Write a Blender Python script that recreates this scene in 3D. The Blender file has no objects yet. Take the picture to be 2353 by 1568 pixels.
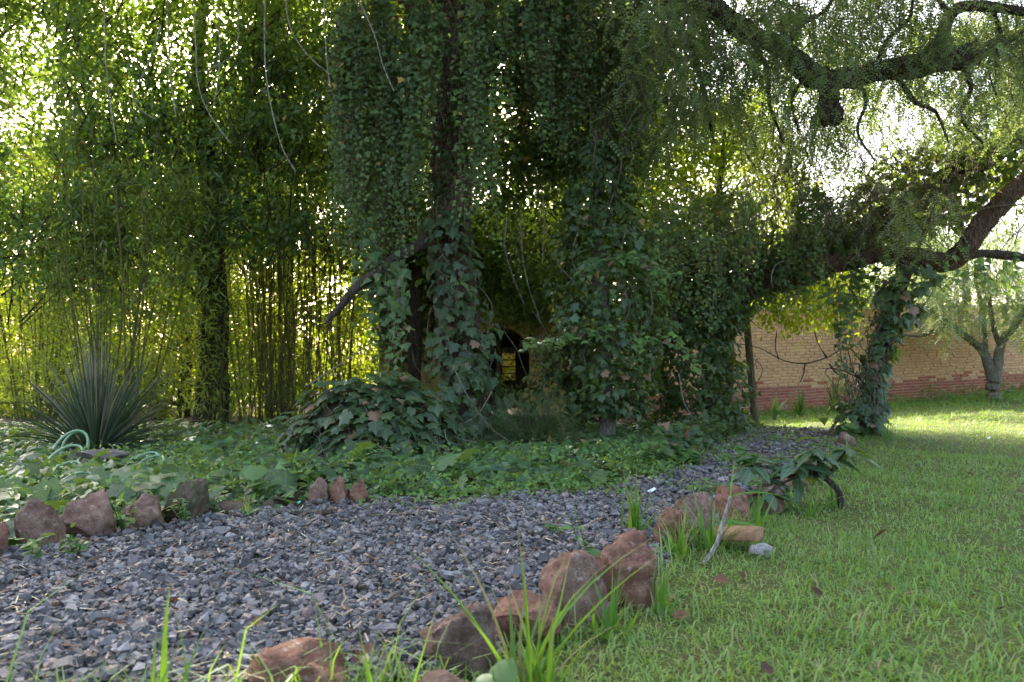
import bpy, bmesh, math
import numpy as np
from mathutils import Vector, Matrix

SC = bpy.context.scene
COL = SC.collection
rng = np.random.default_rng(11)

# ------------------------------------------------------------------ camera
CAM_H = 0.75
FPX = 1830.0                       # focal length in pixels of a 2353 wide view
PITCH = math.atan(66 / FPX)
cd = bpy.data.cameras.new('camera')
cam = bpy.data.objects.new('camera', cd)
COL.objects.link(cam)
cam.location = (0, 0, CAM_H)
cam.rotation_euler = (math.radians(90) + PITCH, 0, 0)
cd.sensor_width = 36.0
cd.lens = 36.0 * FPX / 2353.0
cd.clip_start = 0.05
cd.clip_end = 2000
cd.dof.use_dof = True
cd.dof.focus_distance = 4.2
cd.dof.aperture_fstop = 4.2
SC.camera = cam

# ------------------------------------------------------------------ light
SUN_EL, SUN_AZ = math.radians(34), math.radians(-22)
w = bpy.data.worlds.new('World')
SC.world = w
w.use_nodes = True
nt = w.node_tree
bg = nt.nodes['Background']
sky = nt.nodes.new('ShaderNodeTexSky')
sky.sky_type = 'NISHITA'
sky.sun_disc = False
sky.sun_elevation = SUN_EL
sky.sun_rotation = SUN_AZ
sky.dust_density = 6.0
sky.ozone_density = 0.6
nt.links.new(sky.outputs[0], bg.inputs[0])
bg.inputs[1].default_value = 0.15
ld = bpy.data.lights.new('sun', 'SUN')
ld.energy = 3.6
ld.angle = math.radians(0.6)
ld.color = (1.0, 0.93, 0.80)
sun = bpy.data.objects.new('sun', ld)
COL.objects.link(sun)
sv = Vector((math.sin(SUN_AZ) * math.cos(SUN_EL), math.cos(SUN_AZ) * math.cos(SUN_EL), math.sin(SUN_EL)))
sun.rotation_euler = sv.to_track_quat('Z', 'Y').to_euler()
SC.view_settings.view_transform = 'Standard'
SC.view_settings.look = 'None'
SC.view_settings.exposure = 2.8
SC.view_settings.gamma = 1.0
SC.render.engine = 'CYCLES'
cy = SC.cycles
cy.max_bounces = 6
cy.diffuse_bounces = 3
cy.glossy_bounces = 2
cy.transmission_bounces = 4
cy.transparent_max_bounces = 4
cy.caustics_reflective = False
cy.caustics_refractive = False
cy.use_denoising = True
cy.sample_clamp_indirect = 6.0


# ------------------------------------------------------------------ helpers
def P(px, py, d):
    """a place d metres in front of the camera on the sight line of a photo point (2353 wide)"""
    x, u = (px - 1176.5) / FPX, (784 - py) / FPX
    c, s = math.cos(PITCH), math.sin(PITCH)
    k = d / (c - u * s)
    return np.array([x * k, d, CAM_H + (s + u * c) * k])


def sstep(a, b, x):
    t = np.clip((np.asarray(x, float) - a) / (b - a), 0, 1)
    return t * t * (3 - 2 * t)


EL = np.array([(-9, 1.9), (-6, 2.3), (-2.3, 3.05), (-1.9, 3.35), (-1.57, 4.0), (-1.0, 4.45), (-.42, 4.6), (.46, 5.0), (1.1, 5.8),
               (1.75, 7.3), (3.0, 10.2), (3.2, 10.8), (20, 10.8)])
ER = np.array([(-9, .6), (-6, .9), (-2.5, 1.4), (-.5, 1.78), (-.15, 1.95), (.03, 2.2), (.37, 2.55), (.7, 3.3), (1.15, 4.0),
               (1.5, 4.6), (2.2, 5.7), (3.0, 7.2), (3.9, 9.2), (4.2, 10.4), (20, 10.4)])


def yL(x): return np.interp(x, EL[:, 0], EL[:, 1])
def yR(x): return np.interp(x, ER[:, 0], ER[:, 1])


def in_path(x, y): return (y > yR(x)) & (y < yL(x)) & (x < 4.2) & (y < 10.6)
def in_bed(x, y): return (y >= yL(x)) & (x < 3.2)


def wob(x, y, s=1.0):
    return (np.sin(1.7 * x / s + 0.6) * np.sin(1.3 * y / s + 1.1) + .5 * np.sin(3.9 * x / s + 2 + .7 * y / s) * np.sin(3.1 * y / s + .4))


def T(x, y):
    """height of the ground"""
    x = np.asarray(x, float); y = np.asarray(y, float)
    z = .016 * wob(x, y, .7)
    z = z + sstep(8, 15, y) * np.clip(.05 * (x - 6.3), -.12, .3)
    z = z + .02 * sstep(0, .9, y - yL(x)) * (1 - sstep(2.2, 3.2, x))
    return z


def nrm(a):
    return a / np.maximum(np.linalg.norm(a, axis=-1, keepdims=True), 1e-9)


def frames(normal, tip):
    z = nrm(normal)
    y = nrm(tip - (tip * z).sum(-1, keepdims=True) * z)
    x = np.cross(y, z)
    return np.stack([x, y, z], axis=-1)


def rand_dirs(n):
    return nrm(rng.normal(size=(n, 3)))


class Acc:
    """collects triangles with a tint for each corner"""
    def __init__(s): s.V, s.F, s.C, s.n = [], [], [], 0

    def add(s, V, F, c=0.0):
        V = np.asarray(V, float).reshape(-1, 3); F = np.asarray(F, int).reshape(-1, 3)
        s.V.append(V); s.F.append(F + s.n)
        c = np.broadcast_to(np.asarray(c, float), (len(V),)) if np.ndim(c) == 0 else np.asarray(c, float)
        s.C.append(c); s.n += len(V)

    def put(s, tmpl, pos, R, sc, tint=None):
        tv, tf = tmpl
        n, k = len(pos), len(tv)
        if n == 0: return
        sc = np.asarray(sc, float)
        v = tv[None] * (sc[:, None, None] if sc.ndim == 1 else sc[:, None, :])
        v = np.einsum('nij,nkj->nki', R, v) + pos[:, None, :]
        f = tf[None] + (np.arange(n) * k)[:, None, None]
        s.add(v, f, np.repeat(np.zeros(n) if tint is None else tint, k))

    def build(s, name, mat, parent=None, smooth=False, kind=None):
        return mesh_obj(name, np.concatenate(s.V), np.concatenate(s.F), mat, parent, smooth, np.concatenate(s.C), kind)


def make_mesh(name, V, F, mat, smooth=False, tint=None):
    V = np.asarray(V, np.float32); F = np.asarray(F, np.int32)
    k = F.shape[1]
    me = bpy.data.meshes.new(name)
    me.vertices.add(len(V)); me.vertices.foreach_set('co', V.ravel())
    me.loops.add(F.size); me.loops.foreach_set('vertex_index', F.ravel())
    me.polygons.add(len(F)); me.polygons.foreach_set('loop_start', np.arange(0, F.size, k, dtype=np.int32))
    if smooth: me.polygons.foreach_set('use_smooth', np.ones(len(F), bool))
    else: me.polygons.foreach_set('use_smooth', np.zeros(len(F), bool))
    me.update(calc_edges=True)
    if tint is not None:
        a = me.attributes.new('tint', 'FLOAT', 'POINT')
        a.data.foreach_set('value', np.asarray(tint, np.float32))
    if mat is not None: me.materials.append(mat)
    return me


def origin_of(p):
    o = np.zeros(3)
    while p is not None:
        o += np.array(p.location); p = p.parent
    return o


def mesh_obj(name, V, F, mat, parent=None, smooth=False, tint=None, kind=None):
    V = np.asarray(V, float) - origin_of(parent)
    o = bpy.data.objects.new(name, make_mesh(name, V, F, mat, smooth, tint))
    COL.objects.link(o)
    if parent is not None: o.parent = parent
    if kind: o['kind'] = kind
    return o


def thing(name, label, cat, loc=(0, 0, 0), group=None):
    o = bpy.data.objects.new(name, None)
    COL.objects.link(o)
    o.empty_display_size = .1
    o.location = Vector([float(v) for v in loc])
    o['label'] = label; o['category'] = cat
    if group: o['group'] = group
    return o


def tag(o, label, cat, group=None):
    o['label'] = label; o['category'] = cat
    if group: o['group'] = group
    return o


def place(name, me, parent, pos, R, sc):
    """one object that shares its mesh"""
    o = bpy.data.objects.new(name, me)
    COL.objects.link(o)
    if parent is not None: o.parent = parent
    M = Matrix([list(R[0]) + [0], list(R[1]) + [0], list(R[2]) + [0], [0, 0, 0, 1]])
    s = sc if np.ndim(sc) else (sc, sc, sc)
    o.matrix_basis = Matrix.Translation(Vector(np.asarray(pos) - origin_of(parent))) @ M @ Matrix.Diagonal((s[0], s[1], s[2], 1))
    return o


def smooth_path(pts, n):
    pts = np.asarray(pts, float)
    m = len(pts)
    if m < 3:
        t = np.linspace(0, 1, n)[:, None]
        return pts[0] + (pts[-1] - pts[0]) * t
    t = np.linspace(0, m - 1, n)
    i = np.clip(t.astype(int), 0, m - 2); f = (t - i)[:, None]
    p0 = pts[np.maximum(i - 1, 0)]; p1 = pts[i]; p2 = pts[i + 1]; p3 = pts[np.minimum(i + 2, m - 1)]
    return .5 * (2 * p1 + (p2 - p0) * f + (2 * p0 - 5 * p1 + 4 * p2 - p3) * f * f + (3 * p1 - p0 - 3 * p2 + p3) * f ** 3)


def tube(pts, radii, segs=8, n=None, rough=0.0, cap=True):
    """V, F of a tapering tube along a smooth path"""
    pts = np.asarray(pts, float)
    n = n or max(len(pts) * 4, 6)
    q = smooth_path(pts, n)
    radii = np.atleast_1d(np.asarray(radii, float))
    r = np.interp(np.linspace(0, 1, n), np.linspace(0, 1, len(radii)), radii) if len(radii) > 1 else np.full(n, radii[0])
    tg = nrm(np.gradient(q, axis=0))
    ref = np.array([0, 0, 1.]) if abs(tg[:, 2]).mean() < .8 else np.array([1., 0, 0])
    a = nrm(np.cross(tg, ref)); b = np.cross(tg, a)
    an = np.linspace(0, 2 * np.pi, segs, endpoint=False)
    rr = r[:, None] * np.ones((1, segs))
    if rough:
        ph = rng.uniform(0, 6.28, 6)
        s = np.linspace(0, n * .35, n)[:, None]
        rr = rr * (1 + rough * (np.sin(3 * an[None] + s * .6 + ph[0]) + .7 * np.sin(5 * an[None] - s * .9 + ph[1]) + .6 * np.sin(s * 1.7 + ph[2] + an[None])
                   + .5 * rng.normal(size=rr.shape)))
    V = q[:, None] + rr[..., None] * (np.cos(an)[None, :, None] * a[:, None] + np.sin(an)[None, :, None] * b[:, None])
    V = V.reshape(-1, 3)
    i = np.arange(n - 1)[:, None] * segs; j = np.arange(segs)[None]; j2 = (j + 1) % segs
    A, B, C, D = i + j, i + j2, i + segs + j2, i + segs + j
    F = np.concatenate([np.stack([A, B, C], -1).reshape(-1, 3), np.stack([A, C, D], -1).reshape(-1, 3)])
    if cap:
        V = np.concatenate([V, q[:1], q[-1:]])
        j = np.arange(segs); j2 = (j + 1) % segs; m = n * segs
        F = np.concatenate([F, np.stack([j2, j, np.full(segs, m)], -1), np.stack([(n - 1) * segs + j, (n - 1) * segs + j2, np.full(segs, m + 1)], -1)])
    return V, F


def tube_obj(name, pts, radii, mat, parent=None, segs=8, n=None, rough=0.0):
    V, F = tube(pts, radii, segs, n, rough)
    return mesh_obj(name, V, F, mat, parent, True)


def box_vf(lo, hi):
    x0, y0, z0 = lo; x1, y1, z1 = hi
    V = np.array([(x0, y0, z0), (x1, y0, z0), (x1, y1, z0), (x0, y1, z0), (x0, y0, z1), (x1, y0, z1), (x1, y1, z1), (x0, y1, z1)], float)
    Q = [(0, 3, 2, 1), (4, 5, 6, 7), (0, 1, 5, 4), (1, 2, 6, 5), (2, 3, 7, 6), (3, 0, 4, 7)]
    F = np.array([t for a, b, c, d in Q for t in ((a, b, c), (a, c, d))])
    return V, F


# ------------------------------------------------------------------ materials
class NT:
    def __init__(s, name):
        s.m = bpy.data.materials.new(name); s.m.use_nodes = True
        s.t = s.m.node_tree; s.t.nodes.clear()
        s.out = s.n('ShaderNodeOutputMaterial')

    def n(s, typ, **kw):
        nd = s.t.nodes.new(typ)
        for k, v in kw.items():
            if k.startswith('i_'):
                nd.inputs[k[2:].replace('_', ' ')].default_value = v
            else: setattr(nd, k, v)
        return nd

    def l(s, a, b): s.t.links.new(a, b)

    def noise(s, scale, detail=4, rough=.55, vec=None):
        nd = s.n('ShaderNodeTexNoise'); nd.inputs['Scale'].default_value = scale
        nd.inputs['Detail'].default_value = detail; nd.inputs['Roughness'].default_value = rough
        if vec is not None: s.l(vec, nd.inputs['Vector'])
        return nd.outputs['Fac']

    def ramp(s, fac, stops, interp='LINEAR'):
        nd = s.n('ShaderNodeValToRGB'); e = nd.color_ramp.elements
        nd.color_ramp.interpolation = interp
        while len(e) < len(stops): e.new(.5)
        for k, (p, c) in enumerate(stops):
            e[k].position = p; e[k].color = (*c, 1) if len(c) == 3 else c
        s.l(fac, nd.inputs[0])
        return nd.outputs[0]

    def mix(s, fac, a, b, mode='MIX'):
        nd = s.n('ShaderNodeMix', data_type='RGBA', blend_type=mode)
        for sock, v in ((nd.inputs[0], fac), (nd.inputs[6], a), (nd.inputs[7], b)):
            if hasattr(v, 'is_linked') or hasattr(v, 'links'): s.l(v, sock)
            else: sock.default_value = (*v, 1) if isinstance(v, tuple) and len(v) == 3 else v
        return nd.outputs[2]

    def math(s, op, a, b=0.0, clamp=False):
        nd = s.n('ShaderNodeMath', operation=op, use_clamp=clamp)
        for sock, v in ((nd.inputs[0], a), (nd.inputs[1], b)):
            if hasattr(v, 'links'): s.l(v, sock)
            else: sock.default_value = v
        return nd.outputs[0]

    def coord(s, which='Object', scale=None):
        tc = s.n('ShaderNodeTexCoord').outputs[which]
        if scale is None: return tc
        mp = s.n('ShaderNodeMapping'); mp.inputs['Scale'].default_value = scale
        s.l(tc, mp.inputs['Vector']); return mp.outputs[0]

    def bump(s, h, strength=.5, dist=.02):
        nd = s.n('ShaderNodeBump'); nd.inputs['Strength'].default_value = strength; nd.inputs['Distance'].default_value = dist
        s.l(h, nd.inputs['Height']); return nd.outputs[0]

    def pbsdf(s, col, rough=.6, spec=.4, normal=None):
        b = s.n('ShaderNodeBsdfPrincipled')
        if hasattr(col, 'links'): s.l(col, b.inputs['Base Color'])
        else: b.inputs['Base Color'].default_value = (*col, 1)
        if hasattr(rough, 'links'): s.l(rough, b.inputs['Roughness'])
        else: b.inputs['Roughness'].default_value = rough
        b.inputs['Specular IOR Level'].default_value = spec
        if normal is not None: s.l(normal, b.inputs['Normal'])
        return b.outputs[0]

    def done(s, sh):
        s.l(sh, s.out.inputs['Surface']); return s.m

    def variation(s):
        """0..1, one value for each leaf, whether it is an island of a mesh or an object"""
        a = s.n('ShaderNodeNewGeometry').outputs['Random Per Island']
        b = s.n('ShaderNodeObjectInfo').outputs['Random']
        return s.math('FRACT', s.math('ADD', a, b))


def leaf_mat(name, dark, light, young, trans, tw=.4, rough=.45, spec=.4, dead=None, dead_p=.02, veins=False, tips=None):
    n = NT(name)
    r = n.variation()
    c = n.mix(r, dark, light)
    at = n.n('ShaderNodeAttribute', attribute_name='tint').outputs['Fac']
    c = n.mix(at, c, young)
    tr = n.mix(at, n.mix(r, tuple(.75 * v for v in trans), trans), tuple(1.1 * v for v in trans))
    if dead is not None:
        sel = n.math('GREATER_THAN', n.math('FRACT', n.math('MULTIPLY', r, 57.31)), 1 - dead_p)
        c = n.mix(sel, c, dead); tr = n.mix(sel, tr, tuple(.5 * v for v in dead))
    nz = n.noise(9.0, 3, .6, n.coord('Object'))
    c = n.mix(.35, c, n.ramp(nz, [(.3, (.35, .35, .35)), (.7, (1.25, 1.25, 1.2))]), 'MULTIPLY')
    nor = None
    if veins or tips:
        sx = n.n('ShaderNodeSeparateXYZ'); n.l(n.coord('Object'), sx.inputs[0])
        ax_ = n.math('ABSOLUTE', sx.outputs[0])
        if veins:
            mid = n.math('LESS_THAN', ax_, .016)
            ph = n.math('FRACT', n.math('MULTIPLY', n.math('SUBTRACT', sx.outputs[1], n.math('MULTIPLY', ax_, .75)), 6.5))
            lat = n.math('LESS_THAN', n.math('ABSOLUTE', n.math('SUBTRACT', ph, .5)), .07)
            vm = n.math('MAXIMUM', mid, n.math('MULTIPLY', lat, .6))
            c = n.mix(n.math('MULTIPLY', vm, .5), c, tuple(2.0 * v + .03 for v in light))
            nor = n.bump(vm, .5, .01)
        if tips:
            tm = n.n('ShaderNodeMapRange'); tm.inputs[1].default_value = .55; tm.inputs[2].default_value = 1.0
            n.l(n.math('ADD', sx.outputs[1], n.math('MULTIPLY', n.math('SUBTRACT', r, .72), .55)), tm.inputs[0])
            c = n.mix(tm.outputs[0], c, tips); tr = n.mix(tm.outputs[0], tr, tuple(.6 * v for v in tips))
    p = n.pbsdf(c, rough, spec, nor)
    t = n.n('ShaderNodeBsdfTranslucent'); n.l(tr, t.inputs[0])
    mx = n.n('ShaderNodeMixShader'); mx.inputs[0].default_value = tw
    n.l(p, mx.inputs[1]); n.l(t.outputs[0], mx.inputs[2])
    return n.done(mx.outputs[0])


def bark_mat(name, a, b, c, scale=(9, 9, 2.2), moss=None):
    n = NT(name)
    v = n.coord('Object', scale)
    f = n.noise(3.0, 6, .65, v)
    col = n.ramp(f, [(.3, a), (.52, b), (.75, c)])
    vo = n.n('ShaderNodeTexVoronoi', feature='DISTANCE_TO_EDGE'); vo.inputs['Scale'].default_value = 5.0
    n.l(v, vo.inputs['Vector'])
    cr = n.ramp(vo.outputs[0], [(0, (.25, .25, .25)), (.18, (1, 1, 1))])
    col = n.mix(.75, col, cr, 'MULTIPLY')
    if moss:
        mz = n.noise(2.1, 4, .6, n.coord('Object'))
        col = n.mix(n.ramp(mz, [(.5, (0, 0, 0)), (.62, (1, 1, 1))]), col, moss)
    h = n.math('ADD', n.math('MULTIPLY', vo.outputs[0], 1.2), n.math('MULTIPLY', f, .8))
    return n.done(n.pbsdf(col, .9, .15, n.bump(h, .9, .03)))


M = {}
M['ivy'] = leaf_mat('ivy leaf', (.024, .044, .016), (.068, .108, .036), (.17, .27, .05), (.26, .36, .03), .28, .48, .3, (.30, .20, .05), .014)
M['ivy_big'] = leaf_mat('large ivy leaf', (.028, .052, .022), (.080, .120, .052), (.17, .30, .06), (.26, .38, .04), .26, .46, .35, (.28, .15, .09), .03)
M['cover'] = leaf_mat('ground ivy leaf', (.034, .072, .032), (.082, .145, .058), (.18, .36, .07), (.30, .44, .05), .28, .45, .45, (.28, .19, .07), .012)
M['weed'] = leaf_mat('weed leaf', (.055, .118, .032), (.105, .20, .052), (.17, .31, .06), (.34, .48, .05), .32, .5, .35)
M['shrub'] = leaf_mat('small shrub leaf', (.048, .092, .026), (.10, .170, .050), (.18, .27, .06), (.28, .42, .030), .38, .42, .4, (.35, .20, .04), .006)
M['bamboo'] = leaf_mat('bamboo leaf', (.055, .095, .020), (.11, .165, .038), (.24, .28, .06), (.38, .48, .035), .43, .5, .3, (.40, .31, .12), .03)
M['lime'] = leaf_mat('sunlit leaf', (.070, .11, .015), (.12, .18, .025), (.20, .26, .03), (.42, .52, .022), .52, .5, .3, (.45, .30, .05), .01)
M['pepper'] = leaf_mat('pepper leaflet', (.105, .145, .090), (.20, .255, .165), (.28, .37, .16), (.36, .46, .10), .35, .5, .4)
M['feather'] = leaf_mat('feathery leaflet', (.028, .055, .016), (.06, .10, .03), (.12, .2, .05), (.2, .3, .03), .3, .55, .3)
M['sapling'] = leaf_mat('sapling leaf', (.035, .075, .040), (.070, .125, .065), (.15, .26, .05), (.28, .40, .04), .28, .40, .45, None, 0, True)
M['blade'] = leaf_mat('yucca blade', (.034, .060, .030), (.115, .150, .095), (.2, .24, .2), (.15, .22, .05), .12, .5, .4, (.34, .28, .18), .10, False, (.28, .22, .13))
M['grass'] = leaf_mat('lawn grass', (.078, .172, .034), (.156, .290, .074), (.27, .35, .12), (.34, .52, .045), .38, .5, .3, (.36, .29, .14), .06)
M['tallgrass'] = leaf_mat('tall grass', (.045, .130, .018), (.10, .24, .032), (.26, .38, .14), (.30, .52, .03), .36, .5, .3, (.34, .30, .12), .05, False, (.30, .24, .11))
M['dryleaf'] = leaf_mat('dry leaf', (.07, .035, .02), (.16, .085, .045), (.34, .24, .12), (.2, .1, .03), .15, .7, .2)
M['ivy_leaf'] = leaf_mat('large ivy leaf with veins', (.026, .050, .020), (.080, .120, .050), (.17, .30, .06), (.26, .38, .04), .26, .40, .42, (.28, .15, .09), .04, True)
M['cover_leaf'] = leaf_mat('ground ivy leaf with veins', (.034, .072, .032), (.090, .155, .062), (.18, .36, .07), (.30, .44, .05), .28, .42, .45, (.28, .19, .07), .03, True)
M['stem'] = bark_mat('vine stem', (.10, .075, .05), (.20, .16, .11), (.32, .27, .20))
M['palevine'] = bark_mat('pale vine', (.26, .23, .18), (.36, .33, .27), (.46, .43, .36))
M['bark'] = bark_mat('dark bark', (.035, .026, .020), (.085, .063, .047), (.16, .125, .095))
M['bark_red'] = bark_mat('reddish bark', (.06, .037, .025), (.13, .082, .055), (.23, .16, .11))
M['bark_grey'] = bark_mat('grey bark', (.13, .11, .085), (.24, .21, .17), (.36, .33, .27), (11, 11, 2.5))
M['mossbark'] = bark_mat('mossy bark', (.030, .022, .014), (.075, .055, .034), (.13, .10, .06), moss=(.06, .075, .018))
M['culm'] = bark_mat('bamboo culm', (.13, .12, .035), (.22, .20, .07), (.33, .29, .13), (30, 30, 2))
M['deadwood'] = bark_mat('dead wood', (.16, .12, .08), (.28, .22, .15), (.40, .33, .24))


def rock_mat(name, a, b, c, pale=(.42, .37, .34), pale_at=.6, moss=None):
    n = NT(name)
    co = n.coord('Object')
    oi = n.n('ShaderNodeObjectInfo').outputs['Random']
    add = n.n('ShaderNodeVectorMath', operation='ADD')
    cm = n.n('ShaderNodeCombineXYZ'); n.l(n.math('MULTIPLY', oi, 9), cm.inputs[0]); n.l(n.math('MULTIPLY', oi, 5), cm.inputs[2])
    n.l(co, add.inputs[0]); n.l(cm.outputs[0], add.inputs[1])
    v = add.outputs[0]
    f = n.noise(20.0, 8, .7, v)
    col = n.ramp(f, [(.28, a), (.5, b), (.72, c)])
    g = n.noise(31.0, 7, .75, v)
    col = n.mix(n.ramp(g, [(pale_at, (0, 0, 0)), (pale_at + .12, (.8, .8, .8))]), col, pale)
    fine = n.noise(230.0, 4, .75, v)
    col = n.mix(.6, col, n.ramp(fine, [(.3, (.38, .35, .33)), (.62, (1.2, 1.2, 1.2))]), 'MULTIPLY')
    vo = n.n('ShaderNodeTexVoronoi'); vo.inputs['Scale'].default_value = 75; n.l(v, vo.inputs['Vector'])
    pit = n.ramp(vo.outputs['Distance'], [(.10, (.12, .09, .08)), (.2, (1, 1, 1))])
    pm = n.ramp(n.noise(14.0, 3, .5, v), [(.45, (0, 0, 0)), (.6, (1, 1, 1))])
    col = n.mix(pm, col, n.mix(1.0, col, pit, 'MULTIPLY'))
    if moss:
        mz = n.noise(22, 6, .7, v)
        col = n.mix(n.ramp(mz, [(.42, (0, 0, 0)), (.62, (1, 1, 1))]), col, moss)
    h = n.math('ADD', n.math('MULTIPLY', f, .7), n.math('MULTIPLY', fine, .35))
    h = n.math('ADD', h, n.math('MULTIPLY', pit, .15))
    return n.done(n.pbsdf(col, .92, .2, n.bump(h, 1.0, .014)))


M['rock_red'] = rock_mat('red volcanic rock', (.085, .040, .025), (.215, .104, .066), (.34, .205, .145), (.42, .35, .29), .57)
M['rock_pink'] = rock_mat('pinkish rock', (.085, .047, .031), (.215, .124, .088), (.34, .232, .18), (.45, .385, .33), .56)
M['rock_brown'] = rock_mat('brown rock', (.050, .032, .023), (.14, .090, .066), (.25, .175, .14), (.33, .28, .24), .62)
M['rock_moss'] = rock_mat('mossy rock', (.06, .045, .03), (.12, .088, .06), (.18, .14, .10), moss=(.055, .062, .025))
M['rock_pale'] = rock_mat('pale rock', (.22, .19, .16), (.36, .32, .29), (.5, .46, .43), (.55, .52, .5), .5)
M['rock_grey'] = rock_mat('grey slab', (.12, .095, .08), (.2, .165, .14), (.28, .24, .21))
M['rock_tan'] = rock_mat('tan brick', (.22, .10, .05), (.34, .19, .10), (.42, .27, .16), (.5, .37, .24), .6)


def simple(name, col, rough=.6, spec=.3, nscale=40, var=.35, bump=.2):
    n = NT(name)
    f = n.noise(nscale, 5, .6, n.coord('Object'))
    c = n.mix(var, col, n.ramp(f, [(.3, (.45, .45, .45)), (.7, (1.4, 1.4, 1.4))]), 'MULTIPLY')
    return n.done(n.pbsdf(c, rough, spec, n.bump(f, bump, .01)))


def ground_mat():
    n = NT('garden soil')
    co = n.coord('Object')
    a = n.noise(2.2, 6, .65, co); b = n.noise(42, 4, .7, co)
    col = n.ramp(a, [(.3, (.030, .021, .013)), (.55, (.062, .044, .028)), (.75, (.10, .075, .05))])
    col = n.mix(.7, col, n.ramp(b, [(.3, (.4, .4, .4)), (.7, (1.5, 1.45, 1.35))]), 'MULTIPLY')
    return n.done(n.pbsdf(col, .95, .15, n.bump(b, .8, .03)))


def turf_mat():
    n = NT('turf')
    co = n.coord('Object')
    a = n.noise(1.1, 5, .6, co); b = n.noise(60, 4, .7, co); c = n.noise(7, 4, .6, co)
    col = n.ramp(c, [(.32, (.10, .078, .038)), (.5, (.085, .105, .026)), (.7, (.085, .14, .026))])
    col = n.mix(n.ramp(a, [(.4, (0, 0, 0)), (.7, (.6, .6, .6))]), col, (.12, .115, .04))
    col = n.mix(.7, col, n.ramp(b, [(.25, (.35, .35, .3)), (.7, (1.5, 1.5, 1.4))]), 'MULTIPLY')
    return n.done(n.pbsdf(col, .9, .15, n.bump(b, .8, .03)))


def path_mat():
    n = NT('gravel bed')
    co = n.coord('Object')
    vo = n.n('ShaderNodeTexVoronoi'); vo.inputs['Scale'].default_value = 55; n.l(co, vo.inputs['Vector'])
    col = n.mix(.8, n.ramp(n.noise(2.2, 5, .65, co), [(.3, (.075, .060, .045)), (.7, (.14, .125, .11))]), n.ramp(vo.outputs['Color'], [(.2, (.3, .3, .3)), (.8, (1.7, 1.7, 1.7))]), 'MULTIPLY')
    return n.done(n.pbsdf(col, .95, .15, n.bump(vo.outputs['Distance'], .8, .02)))


def gravel_mat():
    n = NT('gravel stone')
    r = n.variation()
    c = n.ramp(r, [(0, (.056, .050, .047)), (.35, (.115, .105, .100)), (.7, (.175, .161, .154)), (.88, (.27, .25, .24)), (.93, (.22, .15, .12)), (1, (.35, .28, .23))])
    f = n.noise(210, 5, .7, n.coord('Object'))
    c = n.mix(.5, c, n.ramp(f, [(.3, (.55, .55, .55)), (.7, (1.3, 1.3, 1.3))]), 'MULTIPLY')
    return n.done(n.pbsdf(c, .75, .35, n.bump(f, .7, .006)))


def wall_paint(name, base, stain, amount, patch=None):
    n = NT(name)
    co = n.coord('Object')
    r = n.variation()
    c = n.mix(r, tuple(.88 * v for v in base), tuple(1.08 * v for v in base))
    s = n.noise(1.3, 6, .65, co)
    c = n.mix(n.ramp(s, [(.45, (0, 0, 0)), (.75, (amount,) * 3)]), c, stain)
    if patch:
        c = n.mix(n.ramp(n.noise(5.5, 6, .7, co), [(.54, (0, 0, 0)), (.62, (.85, .85, .85))]), c, patch)
    f = n.noise(55, 4, .7, co)
    c = n.mix(.45, c, n.ramp(f, [(.3, (.6, .6, .6)), (.65, (1.15, 1.15, 1.15))]), 'MULTIPLY')
    return n.done(n.pbsdf(c, .85, .2, n.bump(f, .5, .01)))


M['soil'] = ground_mat(); M['turf'] = turf_mat(); M['pathbed'] = path_mat(); M['gravel'] = gravel_mat()
M['brick_y'] = wall_paint('yellow painted brick', (.61, .365, .195), (.42, .25, .145), .8, (.50, .26, .15))
M['brick_r'] = wall_paint('red painted brick', (.36, .105, .065), (.22, .085, .06), .7, (.45, .25, .15))
M['mortar_y'] = wall_paint('yellow mortar', (.47, .30, .165), (.33, .21, .12), .6)
M['mortar_r'] = wall_paint('bare mortar', (.46, .36, .26), (.28, .18, .13), .5)
M['plaster'] = wall_paint('yellow plaster', (.44, .33, .11), (.22, .17, .06), .9)
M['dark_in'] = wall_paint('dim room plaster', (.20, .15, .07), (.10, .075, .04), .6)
M['wood'] = bark_mat('weathered post', (.10, .085, .045), (.18, .15, .085), (.27, .23, .14), (16, 16, 1.5))
M['hose'] = simple('green hose rubber', (.13, .235, .12), .4, .5, 60, .25, .05)
M['straw'] = leaf_mat('dry straw', (.30, .22, .13), (.58, .47, .30), (.16, .07, .035), (.3, .2, .1), .1, .7, .2)
M['paper'] = simple('crumpled white scrap', (.72, .76, .80), .6, .3, 30, .15)
M['teal'] = simple('teal plastic scrap', (.04, .36, .36), .4, .5, 30, .15)
M['berry'] = leaf_mat('pepper flower', (.30, .30, .10), (.46, .45, .18), (.5, .5, .2), (.4, .4, .1), .3, .6, .2)
M['concrete'] = simple('weathered concrete', (.34, .29, .23), .9, .2, 14, .4, .4)


# ------------------------------------------------------------------ leaf shapes
def fan(outline, c, zfun):
    o = np.array(outline, float)
    V = np.array([(c[0], c[1], zfun(*c))] + [(x, y, zfun(x, y)) for x, y in o])
    k = len(o)
    F = np.array([(0, 1 + i, 1 + (i + 1) % k) for i in range(k)])
    return V, F


def mirror(half):
    return half + [(-x, y) for x, y in half[-2:0:-1]]


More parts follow.
